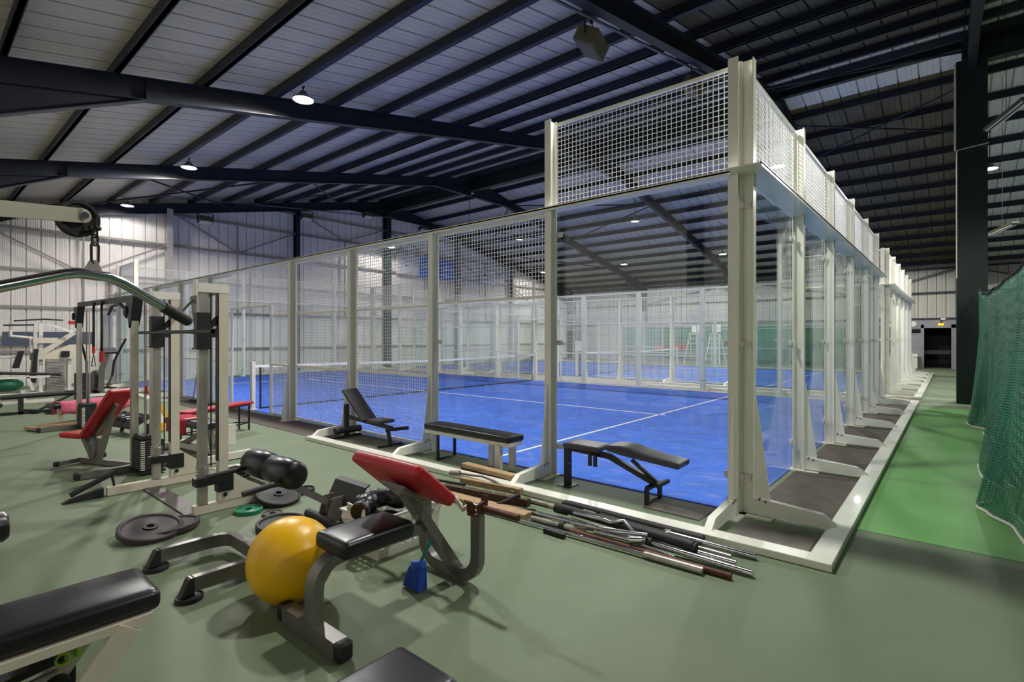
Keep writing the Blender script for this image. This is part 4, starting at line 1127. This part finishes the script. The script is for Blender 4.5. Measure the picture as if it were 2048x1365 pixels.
b = MB(); b.lathe([(0, -.1), (.28, -.1), (.32, -.05), (.32, .05), (.28, .1), (0, .1)], 28, Matrix.Translation((-16.75, -1.3, .33)) @ Matrix.Rotation(PI/2, 4, 'X')); b.build('flywheel_cover', 'vinyl_grey', t, 50)
for x in (-17.0, -15.7):
    b = MB(); b.rtube([(x, -1.65, .05), (x, -.95, .05)], .07, .07); b.build('foot_bar', 'offwhite', t)
t = thing('panel_board', 'plain white board leaning against the left wall under blue strips', 'board', (-20.9, -.6, 0)); b = MB(); b.b2((-20.98, -1.2, .02), (-20.94, -.1, 1.12), .004); b.build('sheet', 'offwhite', t)
t = thing('panel_board', 'grey-blue board on the left wall behind the multi gym', 'board', (-21.0, -1.6, 1.3)); b = MB(); b.b2((-21.06, -2.8, 1.3), (-21.02, -.55, 1.74), .004); b.build('sheet', mat('slate_blue_board', '#4b5468', .6), t)
t = thing('storage_box', 'dark box high on the left wall behind the cage corner', 'box', (-21.0, .2, 2.9)); b = MB(); b.b2((-21.1, .05, 2.75), (-20.9, .5, 3.15), .01); b.build('case', 'girt', t)
t = thing('broom', 'wooden broom stick leaning on the cage beside the rack', 'broom', (-12.4, -.2, 0)); b = MB(); b.cyl((-12.5, -.28, .02), (-12.28, -.16, 1.4), .013, n=8); b.build('stick', 'wood', t, 50); b = MB(); b.box((-12.5, -.28, .03), (.3, .06, .06)); b.build('head', 'wood_dark', t)
# dark things cut by the left edge
t = thing('roller_pad', 'end of a black roller pad poking in at the left edge', 'roller', (-2.3, -4.6, .6)); b = MB(); b.lathe([(0, -.15), (.06, -.15), (.075, -.13), (.075, .13), (.06, .15), (0, .15)], 20, Matrix.Translation((-2.16, -4.63, .615)) @ Matrix.Rotation(PI/2, 4, 'X')); b.build('foam', 'vinyl', t, 50)
b = MB(); b.cyl((-2.16, -4.55, .615), (-2.16, -5.2, .615), .02, n=10); b.bar((-2.16, -5.2, 0), (-2.16, -5.2, .65), .06, .06); b.b2((-2.4, -5.25, 0), (-1.92, -5.15, .05)); b.build('stand', 'grey_metal', t)
t = thing('seat_pad', 'dark grey upholstered pad edge at the far left, beyond the roller', 'weight bench', (-7.2, -4.2, 0)); pad((-7.2, -4.25, .62), (0, 1, .9), (0, -.9, 1), .5, .35, .07, .03).build('pad', 'vinyl_grey', t, 50); b = MB(); b.bar((-7.2, -4.3, 0), (-7.2, -4.25, .6), .06, .06, up=X_); b.b2((-7.4, -4.4, 0), (-7.0, -4.2, .05)); b.build('stand', 'grey_metal', t)

# ---- benches against the cage
t = thing('incline_bench', 'dark grey adjustable bench with raised back standing against the wire mesh', 'weight bench', (-5.2, -.3, 0))
b1 = Vector((-5.14, -.33, .33)); up_ = Vector((-.52, -.02, .44)).normalized()
pad(b1+up_*.33, up_, (.44, 0, .52), .66, .26, .045, .015).build('backrest', 'vinyl_grey', t, 50)
pad((-4.90, -.30, .345), X_, (.05, 0, 1), .30, .28, .045, .015).build('seat', 'vinyl_grey', t, 50)
b = MB(); b.bar((-5.74, -.33, .33), (-4.66, -.28, .26), .045, .05); b.build('main_beam', 'black', t)
b = MB(); b.b2((-5.78, -.36, .0), (-5.72, -.30, .52)); b.build('rear_post', 'black', t)
b = MB(); b.rtube([(-5.75, -.62, .02), (-5.75, -.08, .02)], .05, .035); b.build('rear_foot', 'black', t)
b = MB(); b.lathe([(0, -.22), (.05, -.22), (.05, .22), (0, .22)], 16, Matrix.Translation((-5.70, -.34, .13)) @ Matrix.Rotation(PI/2, 4, 'X')); b.build('foam_roller', 'rubber', t, 50)
b = MB(); b.bar((-4.74, -.30, .26), (-4.68, -.28, .0), .04, .04, up=Y_); b.bar((-4.68, -.5, .018), (-4.68, -.1, .018), .04, .03); b.build('front_leg', 'black', t)
b = MB(); b.cyl((-4.70, -.36, .24), (-4.46, -.14, .27), .025, n=10); b.build('leg_roller', 'rubber', t, 50)
b = MB(); b.bar((-5.42, -.33, .33), (-5.32, -.33, .45), .03, .03, up=Y_); b.build('back_support', 'black', t)
t = thing('flat_bench', 'flat black padded bench with scuffed white legs at one end, beside a cage post', 'bench', (-3.05, -.28, 0))
pad((-3.06, -.29, .405), (1, -.02, 0), Z_, 1.48, .29, .075, .03).build('seat', 'vinyl', t, 50)
b = MB(); b.rtube([(-3.78, -.40, .345), (-2.34, -.42, .345)], .03, .045); b.rtube([(-3.78, -.18, .345), (-2.34, -.20, .345)], .03, .045); b.bar((-3.78, -.4, .345), (-3.78, -.18, .345), .03, .045); b.bar((-2.34, -.42, .345), (-2.34, -.2, .345), .03, .045); b.build('frame', 'offwhite', t)
b = MB(); b.sweep([(-3.52, -.42, .32), (-3.52, -.42, .015), (-3.52, -.13, .015), (-3.52, -.13, .32)], [(-.015, -.015), (.015, -.015), (.015, .015), (-.015, .015)], up=X_); b.build('leg_frame', 'black', t)
for y in (-.42, -.18):
    b = MB(); b.b2((-2.52, y-.03, 0), (-2.45, y+.03, .33)); b.build('leg', 'offwhite', t)
for y in (-.17,):
    b = MB(); b.b2((-2.85, y-.03, 0), (-2.78, y+.03, .33)); b.build('leg', 'offwhite', t)
t = thing('decline_bench', 'low black two-part decline bench in front of the first glass pane', 'weight bench', (-1.05, -.22, 0))
pad((-1.42, -.24, .445), (1, .02, 0), Z_, .42, .30, .05, .02).build('seat', 'vinyl_grey', t, 50)
b = MB(); 
P = [(-.22, .02), (-.12, .05), (0, .055), (.12, .02), (.36, .0)]
pp = pad((-.78, -.20, .43), (1, .03, -.09), Z_, .74, .28, .055, .022)
for v in pp.bm.verts:
    if v.co.z > .43: v.co.z += .035*math.exp(-((v.co.x+.95)/.16)**2)
pp.build('back_pad', 'vinyl_grey', t, 50)
b = MB(); b.b2((-1.67, -.30, .0), (-1.61, -.24, .44)); b.b2((-1.72, -.36, 0), (-1.56, -.18, .008)); b.build('front_post', 'black', t)
b = MB(); b.bar((-1.64, -.27, .40), (-1.14, -.24, .37), .05, .05); b.bar((-1.2, -.24, .385), (-.62, -.22, .16), .05, .05, up=Y_); b.build('main_beam', 'black', t)
b = MB(); b.bar((-.92, -.23, .37), (-.66, -.22, .19), .03, .03, up=Y_); b.build('prop', 'black', t)
b = MB(); b.sweep([(-.70, -.36, .16), (-.70, -.36, .02), (-.70, -.08, .02), (-.70, -.08, .16)], [(-.018, -.018), (.018, -.018), (.018, .018), (-.018, .018)], up=X_); b.bar((-.70, -.36, .16), (-.70, -.08, .16), .035, .035); b.build('leg_frame', 'black', t)
b = MB(); b.cyl((-1.60, -.34, .23), (-1.60, -.30, .23), .022, n=12); b.build('knob', 'rubber', t, 50)
for x in (-1.36, -1.30):
    b = MB(); b.b2((x, -.32, .26), (x+.035, -.30, .38)); b.build('bracket', 'black', t)
b = MB(); b.cyl((-.60, -.35, .2), (-.60, -.12, .2), .022, n=10); b.build('roller', 'rubber', t, 50)
b = MB(); b.box((-.44, -.23, .005), (.52, .40, .008), Euler((0, 0, -.03)).to_matrix()); struct('floor_matting', b, 'mat_grey')

# ---- bars, racks and timber along the ballast rail
def bar_thing(name, label, pts, r, m='worn_chrome', sleeves=None, group='loose bars along the ballast rail', caps=None):
    t = thing(name, label, 'barbell', pts[0], 0, group)
    b = MB(); b.tube(pts, r, 12); b.build('shaft', m, t, 60)
    for (p, q, rr, mm) in (sleeves or []):
        b = MB(); b.cyl(p, q, rr, n=14); b.build('sleeve', mm, t, 50)
    return t
bar_thing('barbell', 'longest chrome barbell, running from the curl bench to a dark rusty end sleeve', [(-1.69, -1.47, .026), (-.2, -1.43, .026)], .014, 'chrome', [((-.2, -1.43, .026), (.21, -1.42, .026), .025, 'worn_chrome'), ((-1.72, -1.47, .026), (-1.60, -1.467, .026), .018, 'worn_chrome')])
bar_thing('barbell', 'rusty brown bar nearest the viewer at the right end of the bar pile', [(-.86, -1.385, .022), (.375, -1.375, .022)], .021, 'rust')
bar_thing('barbell', 'long chrome bar with a black collar and a plain end second from the front', [(-1.29, -1.29, .05), (-.25, -1.25, .045), (.47, -1.25, .026)], .016, 'chrome', [((-.27, -1.25, .045), (-.23, -1.25, .045), .034, 'rubber'), ((.0, -1.25, .036), (.47, -1.25, .026), .022, 'chrome')])
bar_thing('barbell', 'chrome bar with a ribbed black grip in the middle of the pile end', [(-.25, -1.165, .035), (.34, -1.165, .03)], .020, 'chrome', [((-.02, -1.165, .034), (.08, -1.165, .033), .03, 'rubber')])
bar_thing('barbell', 'thin dark bar behind the ribbed grip at the pile end', [(-.6, -1.06, .03), (.275, -1.06, .022)], .015, 'worn_chrome', [((-.04, -1.06, .026), (.04, -1.06, .026), .032, 'rubber')])
bar_thing('curl_bar', 'bent chrome curl bar with zigzag grips lying across the pile', [(-.95, -1.20, .10), (-.66, -1.20, .105), (-.59, -1.23, .11), (-.51, -1.15, .12), (-.39, -1.21, .07), (-.33, -1.17, .06), (-.25, -1.10, .06), (-.2, -1.0, .05), (.41, -.955, .024)], .014, 'chrome', [((-.2, -1.0, .05), (.41, -.955, .024), .021, 'chrome'), ((-.23, -1.03, .055), (-.2, -1.0, .05), .03, 'worn_chrome')])
bar_thing('padded_bar', 'thick black padded bar lying against the ballast rail', [(-1.20, -.90, .045), (.02, -.92, .04)], .034, 'rubber', [((-1.24, -.90, .04), (-1.14, -.90, .04), .036, 'rubber'), ((-.04, -.92, .035), (.03, -.92, .035), .035, 'rubber'), ((-1.27, -.90, .04), (-1.24, -.90, .04), .02, 'rubber')])
bar_thing('padded_bar', 'thick black padded bar lying diagonally over the chrome bars', [(-1.17, -1.13, .085), (.05, -1.17, .07)], .036, 'rubber', [((-1.18, -1.13, .075), (-1.06, -1.13, .075), .042, 'rubber'), ((-1.26, -1.125, .075), (-1.18, -1.13, .075), .018, 'worn_chrome'), ((-.02, -1.17, .06), (.07, -1.17, .06), .036, 'rubber')])
bar_thing('padded_bar', 'shorter thin black bar between the two thick padded bars', [(-.82, -.99, .05), (-.02, -1.04, .05)], .022, 'rubber')
bar_thing('barbell', 'knurled chrome bar with a black bulb behind the padded bars', [(-1.60, -.985, .022), (-1.25, -.98, .022), (-.55, -1.03, .05)], .013, 'worn_chrome', [((-1.60, -.985, .022), (-1.26, -.98, .022), .021, 'worn_chrome'), ((-1.19, -.98, .026), (-1.15, -.98, .026), .032, 'rubber')])
bar_thing('short_bar', 'short dark ended bar pointing at the timber racks', [(-1.28, -1.345, .022), (-.75, -1.33, .022)], .02, 'worn_chrome', [((-.99, -1.338, .022), (-.95, -1.337, .022), .033, 'rubber')])
bar_thing('short_bar', 'short blackened bar just behind the dark ended bar', [(-1.45, -1.27, .022), (-1.05, -1.225, .03)], .018, 'rust', [((-1.45, -1.27, .022), (-1.36, -1.26, .022), .022, 'rubber')])
bar_thing('cable_attachment', 'chrome angled row handle on top of the pile', [(-.86, -1.335, .07), (-.60, -1.325, .08), (-.36, -1.30, .10), (-.26, -1.26, .10)], .016, 'chrome', [((-.74, -1.33, .075), (-.64, -1.327, .08), .024, 'chrome')], 'cable attachments on the pile')
bar_thing('cable_attachment', 'chrome square tube handle beside the longest barbell', [(-.66, -1.345, .05), (-.32, -1.365, .075)], .015, 'chrome', [((-.35, -1.363, .073), (-.27, -1.33, .08), .028, 'chrome')], 'cable attachments on the pile')
bar_thing('cable_attachment', 'slim chrome rod end pointing right under the row handle', [(-.40, -1.315, .045), (-.02, -1.335, .025)], .013, 'chrome', None, 'cable attachments on the pile')
bar_thing('cable_attachment', 'chrome V-shaped handle in the middle of the pile', [(-1.07, -1.06, .06), (-.86, -1.10, .09), (-.72, -1.10, .08), (-.55, -1.12, .06)], .014, 'chrome', [((-.92, -1.09, .085), (-.80, -1.10, .085), .022, 'worn_chrome')], 'cable attachments on the pile')
t = thing('rubber_grip', 'dark square rubber block beside the longest barbell', 'block', (-.93, -1.49, 0)); b = MB(); b.box((-.93, -1.50, .02), (.2, .04, .035), Euler((0, 0, -.02)).to_matrix(), .004); b.build('block', 'rubber', t)
def plank(label, c, L, Wd, T, rz, m='wood', notches=0, nz=.5):
    t = thing('timber_rack', label, 'timber', c, rz, 'timber bar racks by the ballast rail')
    T_ = MATS[t.name]
    b = MB()
    if notches:
        o = [(-L/2, -Wd/2), (L/2, -Wd/2), (L/2, Wd/2)]
        st = L/notches
        for i in range(notches):
            x = L/2-st*(i+.5)
            o += [(x+.022, Wd/2), (x+.022, Wd/2-.035), (x-.022, Wd/2-.035), (x-.022, Wd/2)]
        o.append((-L/2, Wd/2))
        b.prism(o, 0, T)
    else:
        b.b2((-L/2, -Wd/2, 0), (L/2, Wd/2, T), .003, 1)
    bmesh.ops.transform(b.bm, matrix=T_, verts=b.bm.verts)
    b.build('board', m, t)
    return t
plank('pale grooved timber with dark slots lying nearest the ballast rail', (-2.06, -1.02, .05), .74, .06, .06, .12, 'wood', 0)
t = plank('dark brown notched timber rack in the middle of the timber stack', (-2.0, -1.17, .0), .98, .07, .07, .17, 'wood_dark', 6)
plank('long pale plain plank nearest the viewer in the timber stack', (-1.86, -1.37, .0), 1.08, .13, .05, .05, 'wood', 0)
plank('brown timber with cut ends lying on the floor under the flat bench', (-2.46, -.62, .06), .80, .10, .05, -.06, 'wood', 0)
plank('dark timber under the brown one beneath the flat bench', (-2.55, -.54, .0), .8, .10, .055, -.06, 'wood_dark', 5)
bar_thing('short_bar', 'dark straight rod lying left of the timber stack', [(-2.75, -1.16, .05), (-2.35, -1.09, .05)], .014, 'rubber')
bar_thing('cable_attachment', 'grey bent pulldown bar lying on the pale timber', [(-2.55, -1.03, .13), (-2.35, -.98, .125), (-2.22, -.97, .135), (-2.05, -.99, .125), (-1.75, -1.02, .07)], .013, 'grey_metal', [((-2.62, -1.04, .12), (-2.5, -1.02, .13), .028, 'girt')], 'cable attachments on the pile')
bar_thing('short_bar', 'black angled bracket leaning across the end of the timber stack', [(-1.70, -1.32, .03), (-1.55, -1.17, .12)], .022, 'rubber')
bar_thing('short_bar', 'thin dark rod on the floor beyond the timber stack', [(-1.62, -1.24, .008), (-1.40, -1.13, .008)], .006, 'rubber')
#@@PART details
# ------------------------------------------------------------------ green divider net
def net_mat(name, col, su, sv, fill):
    m = bpy.data.materials.new(name); m.use_nodes = True; nt = m.node_tree
    pb = nt.nodes['Principled BSDF']; pb.inputs['Base Color'].default_value = (*lin(col), 1); pb.inputs['Roughness'].default_value = .6
    uv = nt.nodes.new('ShaderNodeUVMap'); uv.uv_map = 'UVMap'
    sp = nt.nodes.new('ShaderNodeSeparateXYZ'); nt.links.new(uv.outputs[0], sp.inputs[0])
    outs = []
    for ax, sc in (('X', su), ('Y', sv)):
        mu = nt.nodes.new('ShaderNodeMath'); mu.operation = 'MULTIPLY'; mu.inputs[1].default_value = sc; nt.links.new(sp.outputs[ax], mu.inputs[0])
        fr = nt.nodes.new('ShaderNodeMath'); fr.operation = 'FRACT'; nt.links.new(mu.outputs[0], fr.inputs[0])
        lt = nt.nodes.new('ShaderNodeMath'); lt.operation = 'LESS_THAN'; lt.inputs[1].default_value = fill; nt.links.new(fr.outputs[0], lt.inputs[0])
        outs.append(lt.outputs[0])
    mx = nt.nodes.new('ShaderNodeMath'); mx.operation = 'MAXIMUM'; nt.links.new(outs[0], mx.inputs[0]); nt.links.new(outs[1], mx.inputs[1])
    tr = nt.nodes.new('ShaderNodeBsdfTransparent'); ms = nt.nodes.new('ShaderNodeMixShader')
    nt.links.new(mx.outputs[0], ms.inputs[0]); nt.links.new(tr.outputs[0], ms.inputs[1]); nt.links.new(pb.outputs[0], ms.inputs[2])
    nt.links.new(ms.outputs[0], nt.nodes['Material Output'].inputs[0])
    return m
t = thing('divider_net', 'green hanging divider net with white rope hem at the right edge', 'net', (1.95, 5.0, 0))
base = [(-2.0, 2.0), (-.5, 1.95), (.5, 1.87), (1.0, 1.84), (1.35, 1.70), (1.55, 1.63), (1.95, 1.79), (2.4, 1.84), (3.0, 1.70), (3.6, 1.70), (4.5, 1.90), (5.3, 1.97), (6.0, 1.94), (6.4, 1.83), (6.9, 1.90), (7.3, 1.68), (7.7, 1.66), (8.2, 1.88), (8.9, 1.78), (9.6, 1.90), (10.3, 1.75), (11.0, 1.92)]
def basex(y):
    for (a, xa), (c, xc) in zip(base, base[1:]):
        if a <= y <= c:
            k = (y-a)/(c-a); k = k*k*(3-2*k); return xa+(xc-xa)*k
    return base[-1][1]
def ntop(y): # sagging top line from the column towards the viewer
    K = [(-2, 2.42), (1.75, 2.20), (4.5, 2.20), (8, 2.32), (9.8, 2.45), (11.0, 2.62)]
    for (a, za), (c, zc) in zip(K, K[1:]):
        if a <= y <= c: return za+(zc-za)*(y-a)/(c-a)
    return 2.6
def ntx(y): return 1.93+.02*math.sin(y*.9)-.02*max(0, y-8)/3
nl = 260; nh = 26
for layer, (dx, ph) in enumerate(((0, 0), (.10, 1.4))):
    b = MB(); grid = []
    uvs = {}
    for i in range(nl+1):
        y = -2+13.0*i/nl
        row = []
        for j in range(nh+1):
            h = j/nh
            zt = ntop(y)
            fold = .018*math.sin(y*3.1+ph)+.008*math.sin(y*7.3+ph*2)+.006*math.sin(y*15+ph)
            w = (1-h)**1.6
            x = ntx(y)+dx+(basex(y)-ntx(y)-dx*.7)*w*(1 if layer == 0 else .45)+fold*(.35+.65*math.sin(PI*min(1, h*.9+.1)))
            z = .02+(zt-.02)*h
            v = b.bm.verts.new((x, y+.04*math.sin(y*2+h*3), z)); row.append(v); uvs[v] = (y*1.0, h*2.4)
        grid.append(row)
    uvl = b.bm.loops.layers.uv.new('UVMap')
    for A, B in zip(grid, grid[1:]):
        for j in range(nh):
            f = b.bm.faces.new((A[j], B[j], B[j+1], A[j+1]))
            for l in f.loops: l[uvl].uv = uvs[l.vert]
    b.build('netting', net_mat('green_net_cord', '#0f6643' if layer == 0 else '#083322', 38, 38, .42 if layer == 0 else .5), t, 180)
b = MB(); ys = [-2+13*i/200 for i in range(201)]
b.tube([(basex(y)+.018*math.sin(y*3.1)*.35, y, .018) for y in ys], .014, 7); b.build('hem_rope', 'rope', t, 180)
b = MB(); b.tube([(ntx(y)+.018*math.sin(y*3.1)*.4, y, ntop(y)+.045) for y in ys], .008, 6); b.build('top_cord', 'net_black', t, 180)
for i in range(60):
    y = -1.5+12.4*i/60
    b = MB(); x = ntx(y)+.018*math.sin(y*3.1)*.4; b.tube([(x, y, ntop(y)-.03), (x+.01, y+.01, ntop(y)+.05), (x, y+.05, ntop(y)-.02)], .005, 5); b.build('lacing', 'net_black', t)
b = MB()
rows = []
for y in ys:
    x = ntx(y)+.018*math.sin(y*3.1)*.4; rows.append((b.bm.verts.new((x, y, ntop(y)-.05)), b.bm.verts.new((x, y, ntop(y)))))
for A, B in zip(rows, rows[1:]): b.bm.faces.new((A[0], B[0], B[1], A[1]))
bmesh.ops.solidify(b.bm, geom=b.bm.faces[:], thickness=.004)
b.build('top_hem', mat('pale_green_hem', '#7fb59c', .8), t)

# ------------------------------------------------------------------ signs on the left wall
def text(s, loc, size, m, parent, align='LEFT', nm='lettering'):
    cu = bpy.data.curves.new(nm, 'FONT'); cu.body = s; cu.size = size; cu.extrude = .004; cu.align_x = align; cu.align_y = 'CENTER'
    cu.materials.append(M[m] if isinstance(m, str) else m)
    tmp = bpy.data.objects.new('tmp', cu); COL.objects.link(tmp)
    dg = bpy.context.evaluated_depsgraph_get(); dg.update()
    me = bpy.data.meshes.new_from_object(tmp.evaluated_get(dg))
    bpy.data.objects.remove(tmp); bpy.data.curves.remove(cu)
    o = bpy.data.objects.new(nm, me); COL.objects.link(o)
    o.parent = parent
    L_ = MATS[parent.name].inverted() @ Matrix.Translation(loc) @ Matrix(((0, 0, 1, 0), (1, 0, 0, 0), (0, 1, 0, 0), (0, 0, 0, 1)))
    o.matrix_local = L_
    return o
xs_ = XW+.2
M['sign_white'] = mat('sign_white', '#dfe0e4', .5, var=.02); M['sign_blue'] = mat('sign_blue', '#1f6fd6', .5, var=.03); M['sign_pink'] = mat('sign_pink', '#b98a93', .6)
t = thing('wall_sign', 'white sign with a thin swirl mark, left of the blue town sign', 'sign', (xs_, 13.0, 5.5))
b = MB(); b.b2((xs_, 12.2, 4.98), (xs_+.03, 13.72, 6.03)); b.build('panel', 'sign_white', t)
b = MB(); b.tube([(xs_+.045, 12.42+.16*math.cos(a)*(1-a/14), 5.42+.22*math.sin(a)*(1-a/14)) for a in [i*.35 for i in range(22)]]+[(xs_+.045, 12.75, 5.62)], .018, 5); b.build('swirl', 'sign_pink', t)
b = MB(); b.b2((xs_+.03, 12.72, 5.42), (xs_+.035, 13.05, 5.5)); b.build('grey_mark', 'girt', t)
t = thing('wall_sign', 'blue sign with white lettering high on the left wall', 'sign', (xs_, 15, 5.5))
b = MB(); b.b2((xs_, 13.72, 4.9), (xs_+.035, 16.45, 6.1)); b.build('panel', 'sign_blue', t)
text('Ville de Montbéliard', (xs_+.04, 13.86, 5.55), .30, 'sign_white', t)
b = MB(); b.b2((xs_+.035, 15.15, 5.12), (xs_+.04, 16.3, 5.18)); b.build('small_line', 'sign_white', t)
t = thing('wall_sign', 'small white sign with a black letter, between two wall posts', 'sign', (xs_, 19.4, 5.4))
b = MB(); b.b2((xs_, 18.75, 5.0), (xs_+.03, 20.1, 5.78)); b.build('panel', 'sign_white', t)
text('A', (xs_+.035, 18.9, 5.5), .42, 'black', t)
b = MB(); b.b2((xs_+.03, 19.25, 5.42), (xs_+.035, 19.9, 5.5)); b.build('red_line', 'red', t)
b = MB(); b.b2((xs_+.03, 18.9, 5.15), (xs_+.035, 19.95, 5.23)); b.build('blue_line', 'sign_blue', t)

# ------------------------------------------------------------------ unlit box floodlights and battens
def box_light(x, y, z, rz, tl, label, on, sc=1.):
    t = thing('box_floodlight', label, 'lamp', (x, y, z), rz, 'unlit box floodlights')
    T = MATS[t.name] @ Matrix.Rotation(tl, 4, 'Y')
    b = MB(); b.box((0, 0, 0), (.34*sc, .56*sc, .24*sc), None, .012); bmesh.ops.transform(b.bm, matrix=T, verts=b.bm.verts); b.build('housing', 'olive', t)
    b = MB(); b.box((0, 0, -.122*sc), (.28*sc, .48*sc, .008)); bmesh.ops.transform(b.bm, matrix=T, verts=b.bm.verts); b.build('lens', on, t)
    b = MB(); b.sweep([(0, -.31*sc, 0), (0, -.31*sc, .30*sc), (0, .31*sc, .30*sc), (0, .31*sc, 0)], [(-.02, -.006), (.02, -.006), (.02, .006), (-.02, .006)], up=X_); b.cyl((0, 0, .3*sc), (0, 0, .36*sc), .03, n=8); bmesh.ops.transform(b.bm, matrix=MATS[t.name], verts=b.bm.verts); b.build('yoke', 'steel_dark', t)
M['lens_dull'] = mat('dull_lens', '#4a4740', .3); M['lens_pale'] = mat('pale_lens', '#d8d4c8', .3)
box_light(-2.72, 1.95, 6.03, .25, .5, 'largest olive box floodlight hanging in front of the nearest roof beam', 'lens_dull')
box_light(-2.68, 5.9, 6.8, .25, .5, 'olive box floodlight seen through the top wire mesh near the cage corner', 'lens_dull')
for y, l in ((2.78, 'leftmost box floodlight under the gable beam of the left wall'), (6.9, 'box floodlight at the dark post under the gable beam of the left wall'), (10.1, 'box floodlight left of the dark green post under the gable beam'), (13.6, 'box floodlight right of the dark green post under the gable beam')):
    box_light(-20.55, y, zr(y)-.72, 0, -.35, l, 'lens_pale', .9)
def batten(p, q, label):
    p = Vector(p); q = Vector(q); c = (p+q)/2
    t = thing('batten_light', label, 'lamp', c, 0, 'battens right of the column')
    d = (q-p).normalized(); s = d.cross(Z_).normalized()
    b = MB(); b.bar(p, q, .16, .05); b.build('tray', 'olive', t)
    for k in (-1, 1):
        b = MB(); b.cyl(p+s*(.045*k)-Z_*.045+d*.05, q+s*(.045*k)-Z_*.045-d*.05, .016, n=8); b.build('tube', 'lens_pale', t, 50)
    b = MB(); m_ = zr(c.y)+.1; b.cyl((c.x, c.y, c.z), (c.x, c.y, m_+.13), .006, n=5); b.build('hanger', 'steel_dark', t)
batten((2.22, 14.2, 4.36), (2.66, 13.25, 4.45), 'lower grey batten light hanging right of the dark column')
batten((2.02, 10.0, 5.95), (2.5, 8.6, 5.98), 'upper grey batten light hanging right of the dark column')
b = MB(); b.cyl((1.50, 11.22, 5.95), (1.50, 11.22, 8.0), .022, n=8); b.cyl((1.50, 11.22, 5.95), (2.08, 11.2, 6.0), .012, n=6); b.cyl((1.53, 11.24, 2.95), (1.53, 11.24, 5.95), .016, n=8); struct('trim_conduit', b, 'cream')

# ------------------------------------------------------------------ far end: umpire chairs, door fittings, windbreak
def umpire(x, y, label):
    t = thing('umpire_chair', label, 'umpire chair', (x, y, 0), 0, 'umpire chairs by the far wall')
    b = MB()
    for s in (-1, 1):
        b.tube([(x+s*.42, y-.55, 0), (x+s*.25, y-.1, 1.75), (x+s*.25, y+.1, 1.75), (x+s*.42, y+.6, 0)], .025, 6)
    for k in range(5): b.cyl((x-.4+.03*k, y-.5+.08*k, .3+.3*k), (x+.4-.03*k, y-.5+.08*k, .3+.3*k), .015, n=6)
    b.build('ladder_frame', 'offwhite', t)
    b = MB(); b.box((x, y, 1.78), (.5, .45, .05)); b.build('seat', 'offwhite', t)
    b = MB(); b.box((x, y+.22, 2.1), (.5, .04, .45)); b.build('backrest', 'offwhite', t)
umpire(-10.6, 26.6, 'left one of two white umpire chairs beyond the farther court')
umpire(-9.2, 26.2, 'right one of two white umpire chairs beyond the farther court')
M['windbreak'] = mat('green_windbreak', '#1f6b51', .8, var=.1)
t = thing('windbreak', 'dark green windbreak sheet along the far wall behind the courts', 'screen', (-8, 28.4, 0)); b = MB(); b.b2((-16.5, 28.42, .15), (-.9, 28.46, 2.25)); b.build('sheet', 'windbreak', t)
b = MB(); b.b2((-16.5, 28.40, 2.22), (-.9, 28.48, 2.27)); b.build('top_rail', 'girt', t)
for i, x in enumerate((-13.6, -12.2)):
    t = thing('banner', ['left red banner low on the green windbreak', 'right red banner low on the green windbreak'][i], 'banner', (x, 28.35, .9)); b = MB(); b.b2((x-.45, 28.36, .75), (x+.45, 28.39, 1.1)); b.build('sheet', 'red', t)
t = thing('waste_bin', 'cream lidded bin by the far door', 'bin', (-.1, 28.2, 0)); b = MB(); b.b2((-.35, 28.0, 0), (.12, 28.45, .55), .02); b.build('body', 'cream', t); b = MB(); b.b2((-.37, 27.98, .58), (.14, 28.47, .74), .02); b.build('lid', 'offwhite', t)
t = thing('emergency_light', 'small glowing amber light above the far door', 'lamp', (.98, 28.55, 2.2)); b = MB(); b.b2((.9, 28.54, 2.16), (1.12, 28.6, 2.26)); b.build('lens', emit('amber_glow', '#ffb020', 2.2), t); b = MB(); b.b2((.99, 28.56, 2.26), (1.05, 28.62, 2.42)); b.build('bracket', 'black', t)
t = thing('wall_lamp', 'white bulkhead fitting above the amber light at the far door', 'lamp', (1.1, 28.5, 2.5)); b = MB(); b.b2((1.0, 28.5, 2.43), (1.2, 28.6, 2.53), .02); b.build('cover', 'offwhite', t)
t = thing('wall_clock', 'round white clock high left of the far door', 'clock', (-.08, 28.55, 2.25)); b = MB(); b.cyl((-.08, 28.56, 2.25), (-.08, 28.62, 2.25), .14, n=24); b.build('face', 'offwhite', t, 40)
t = thing('paper_notice', 'white paper notice hanging on the mesh gate beyond the net', 'notice', (-9.6, 11.4, 1.2)); b = MB(); b.b2((-9.95, 12.46, 1.02), (-9.55, 12.48, 1.42)); b.build('sheet', 'sign_white', t)
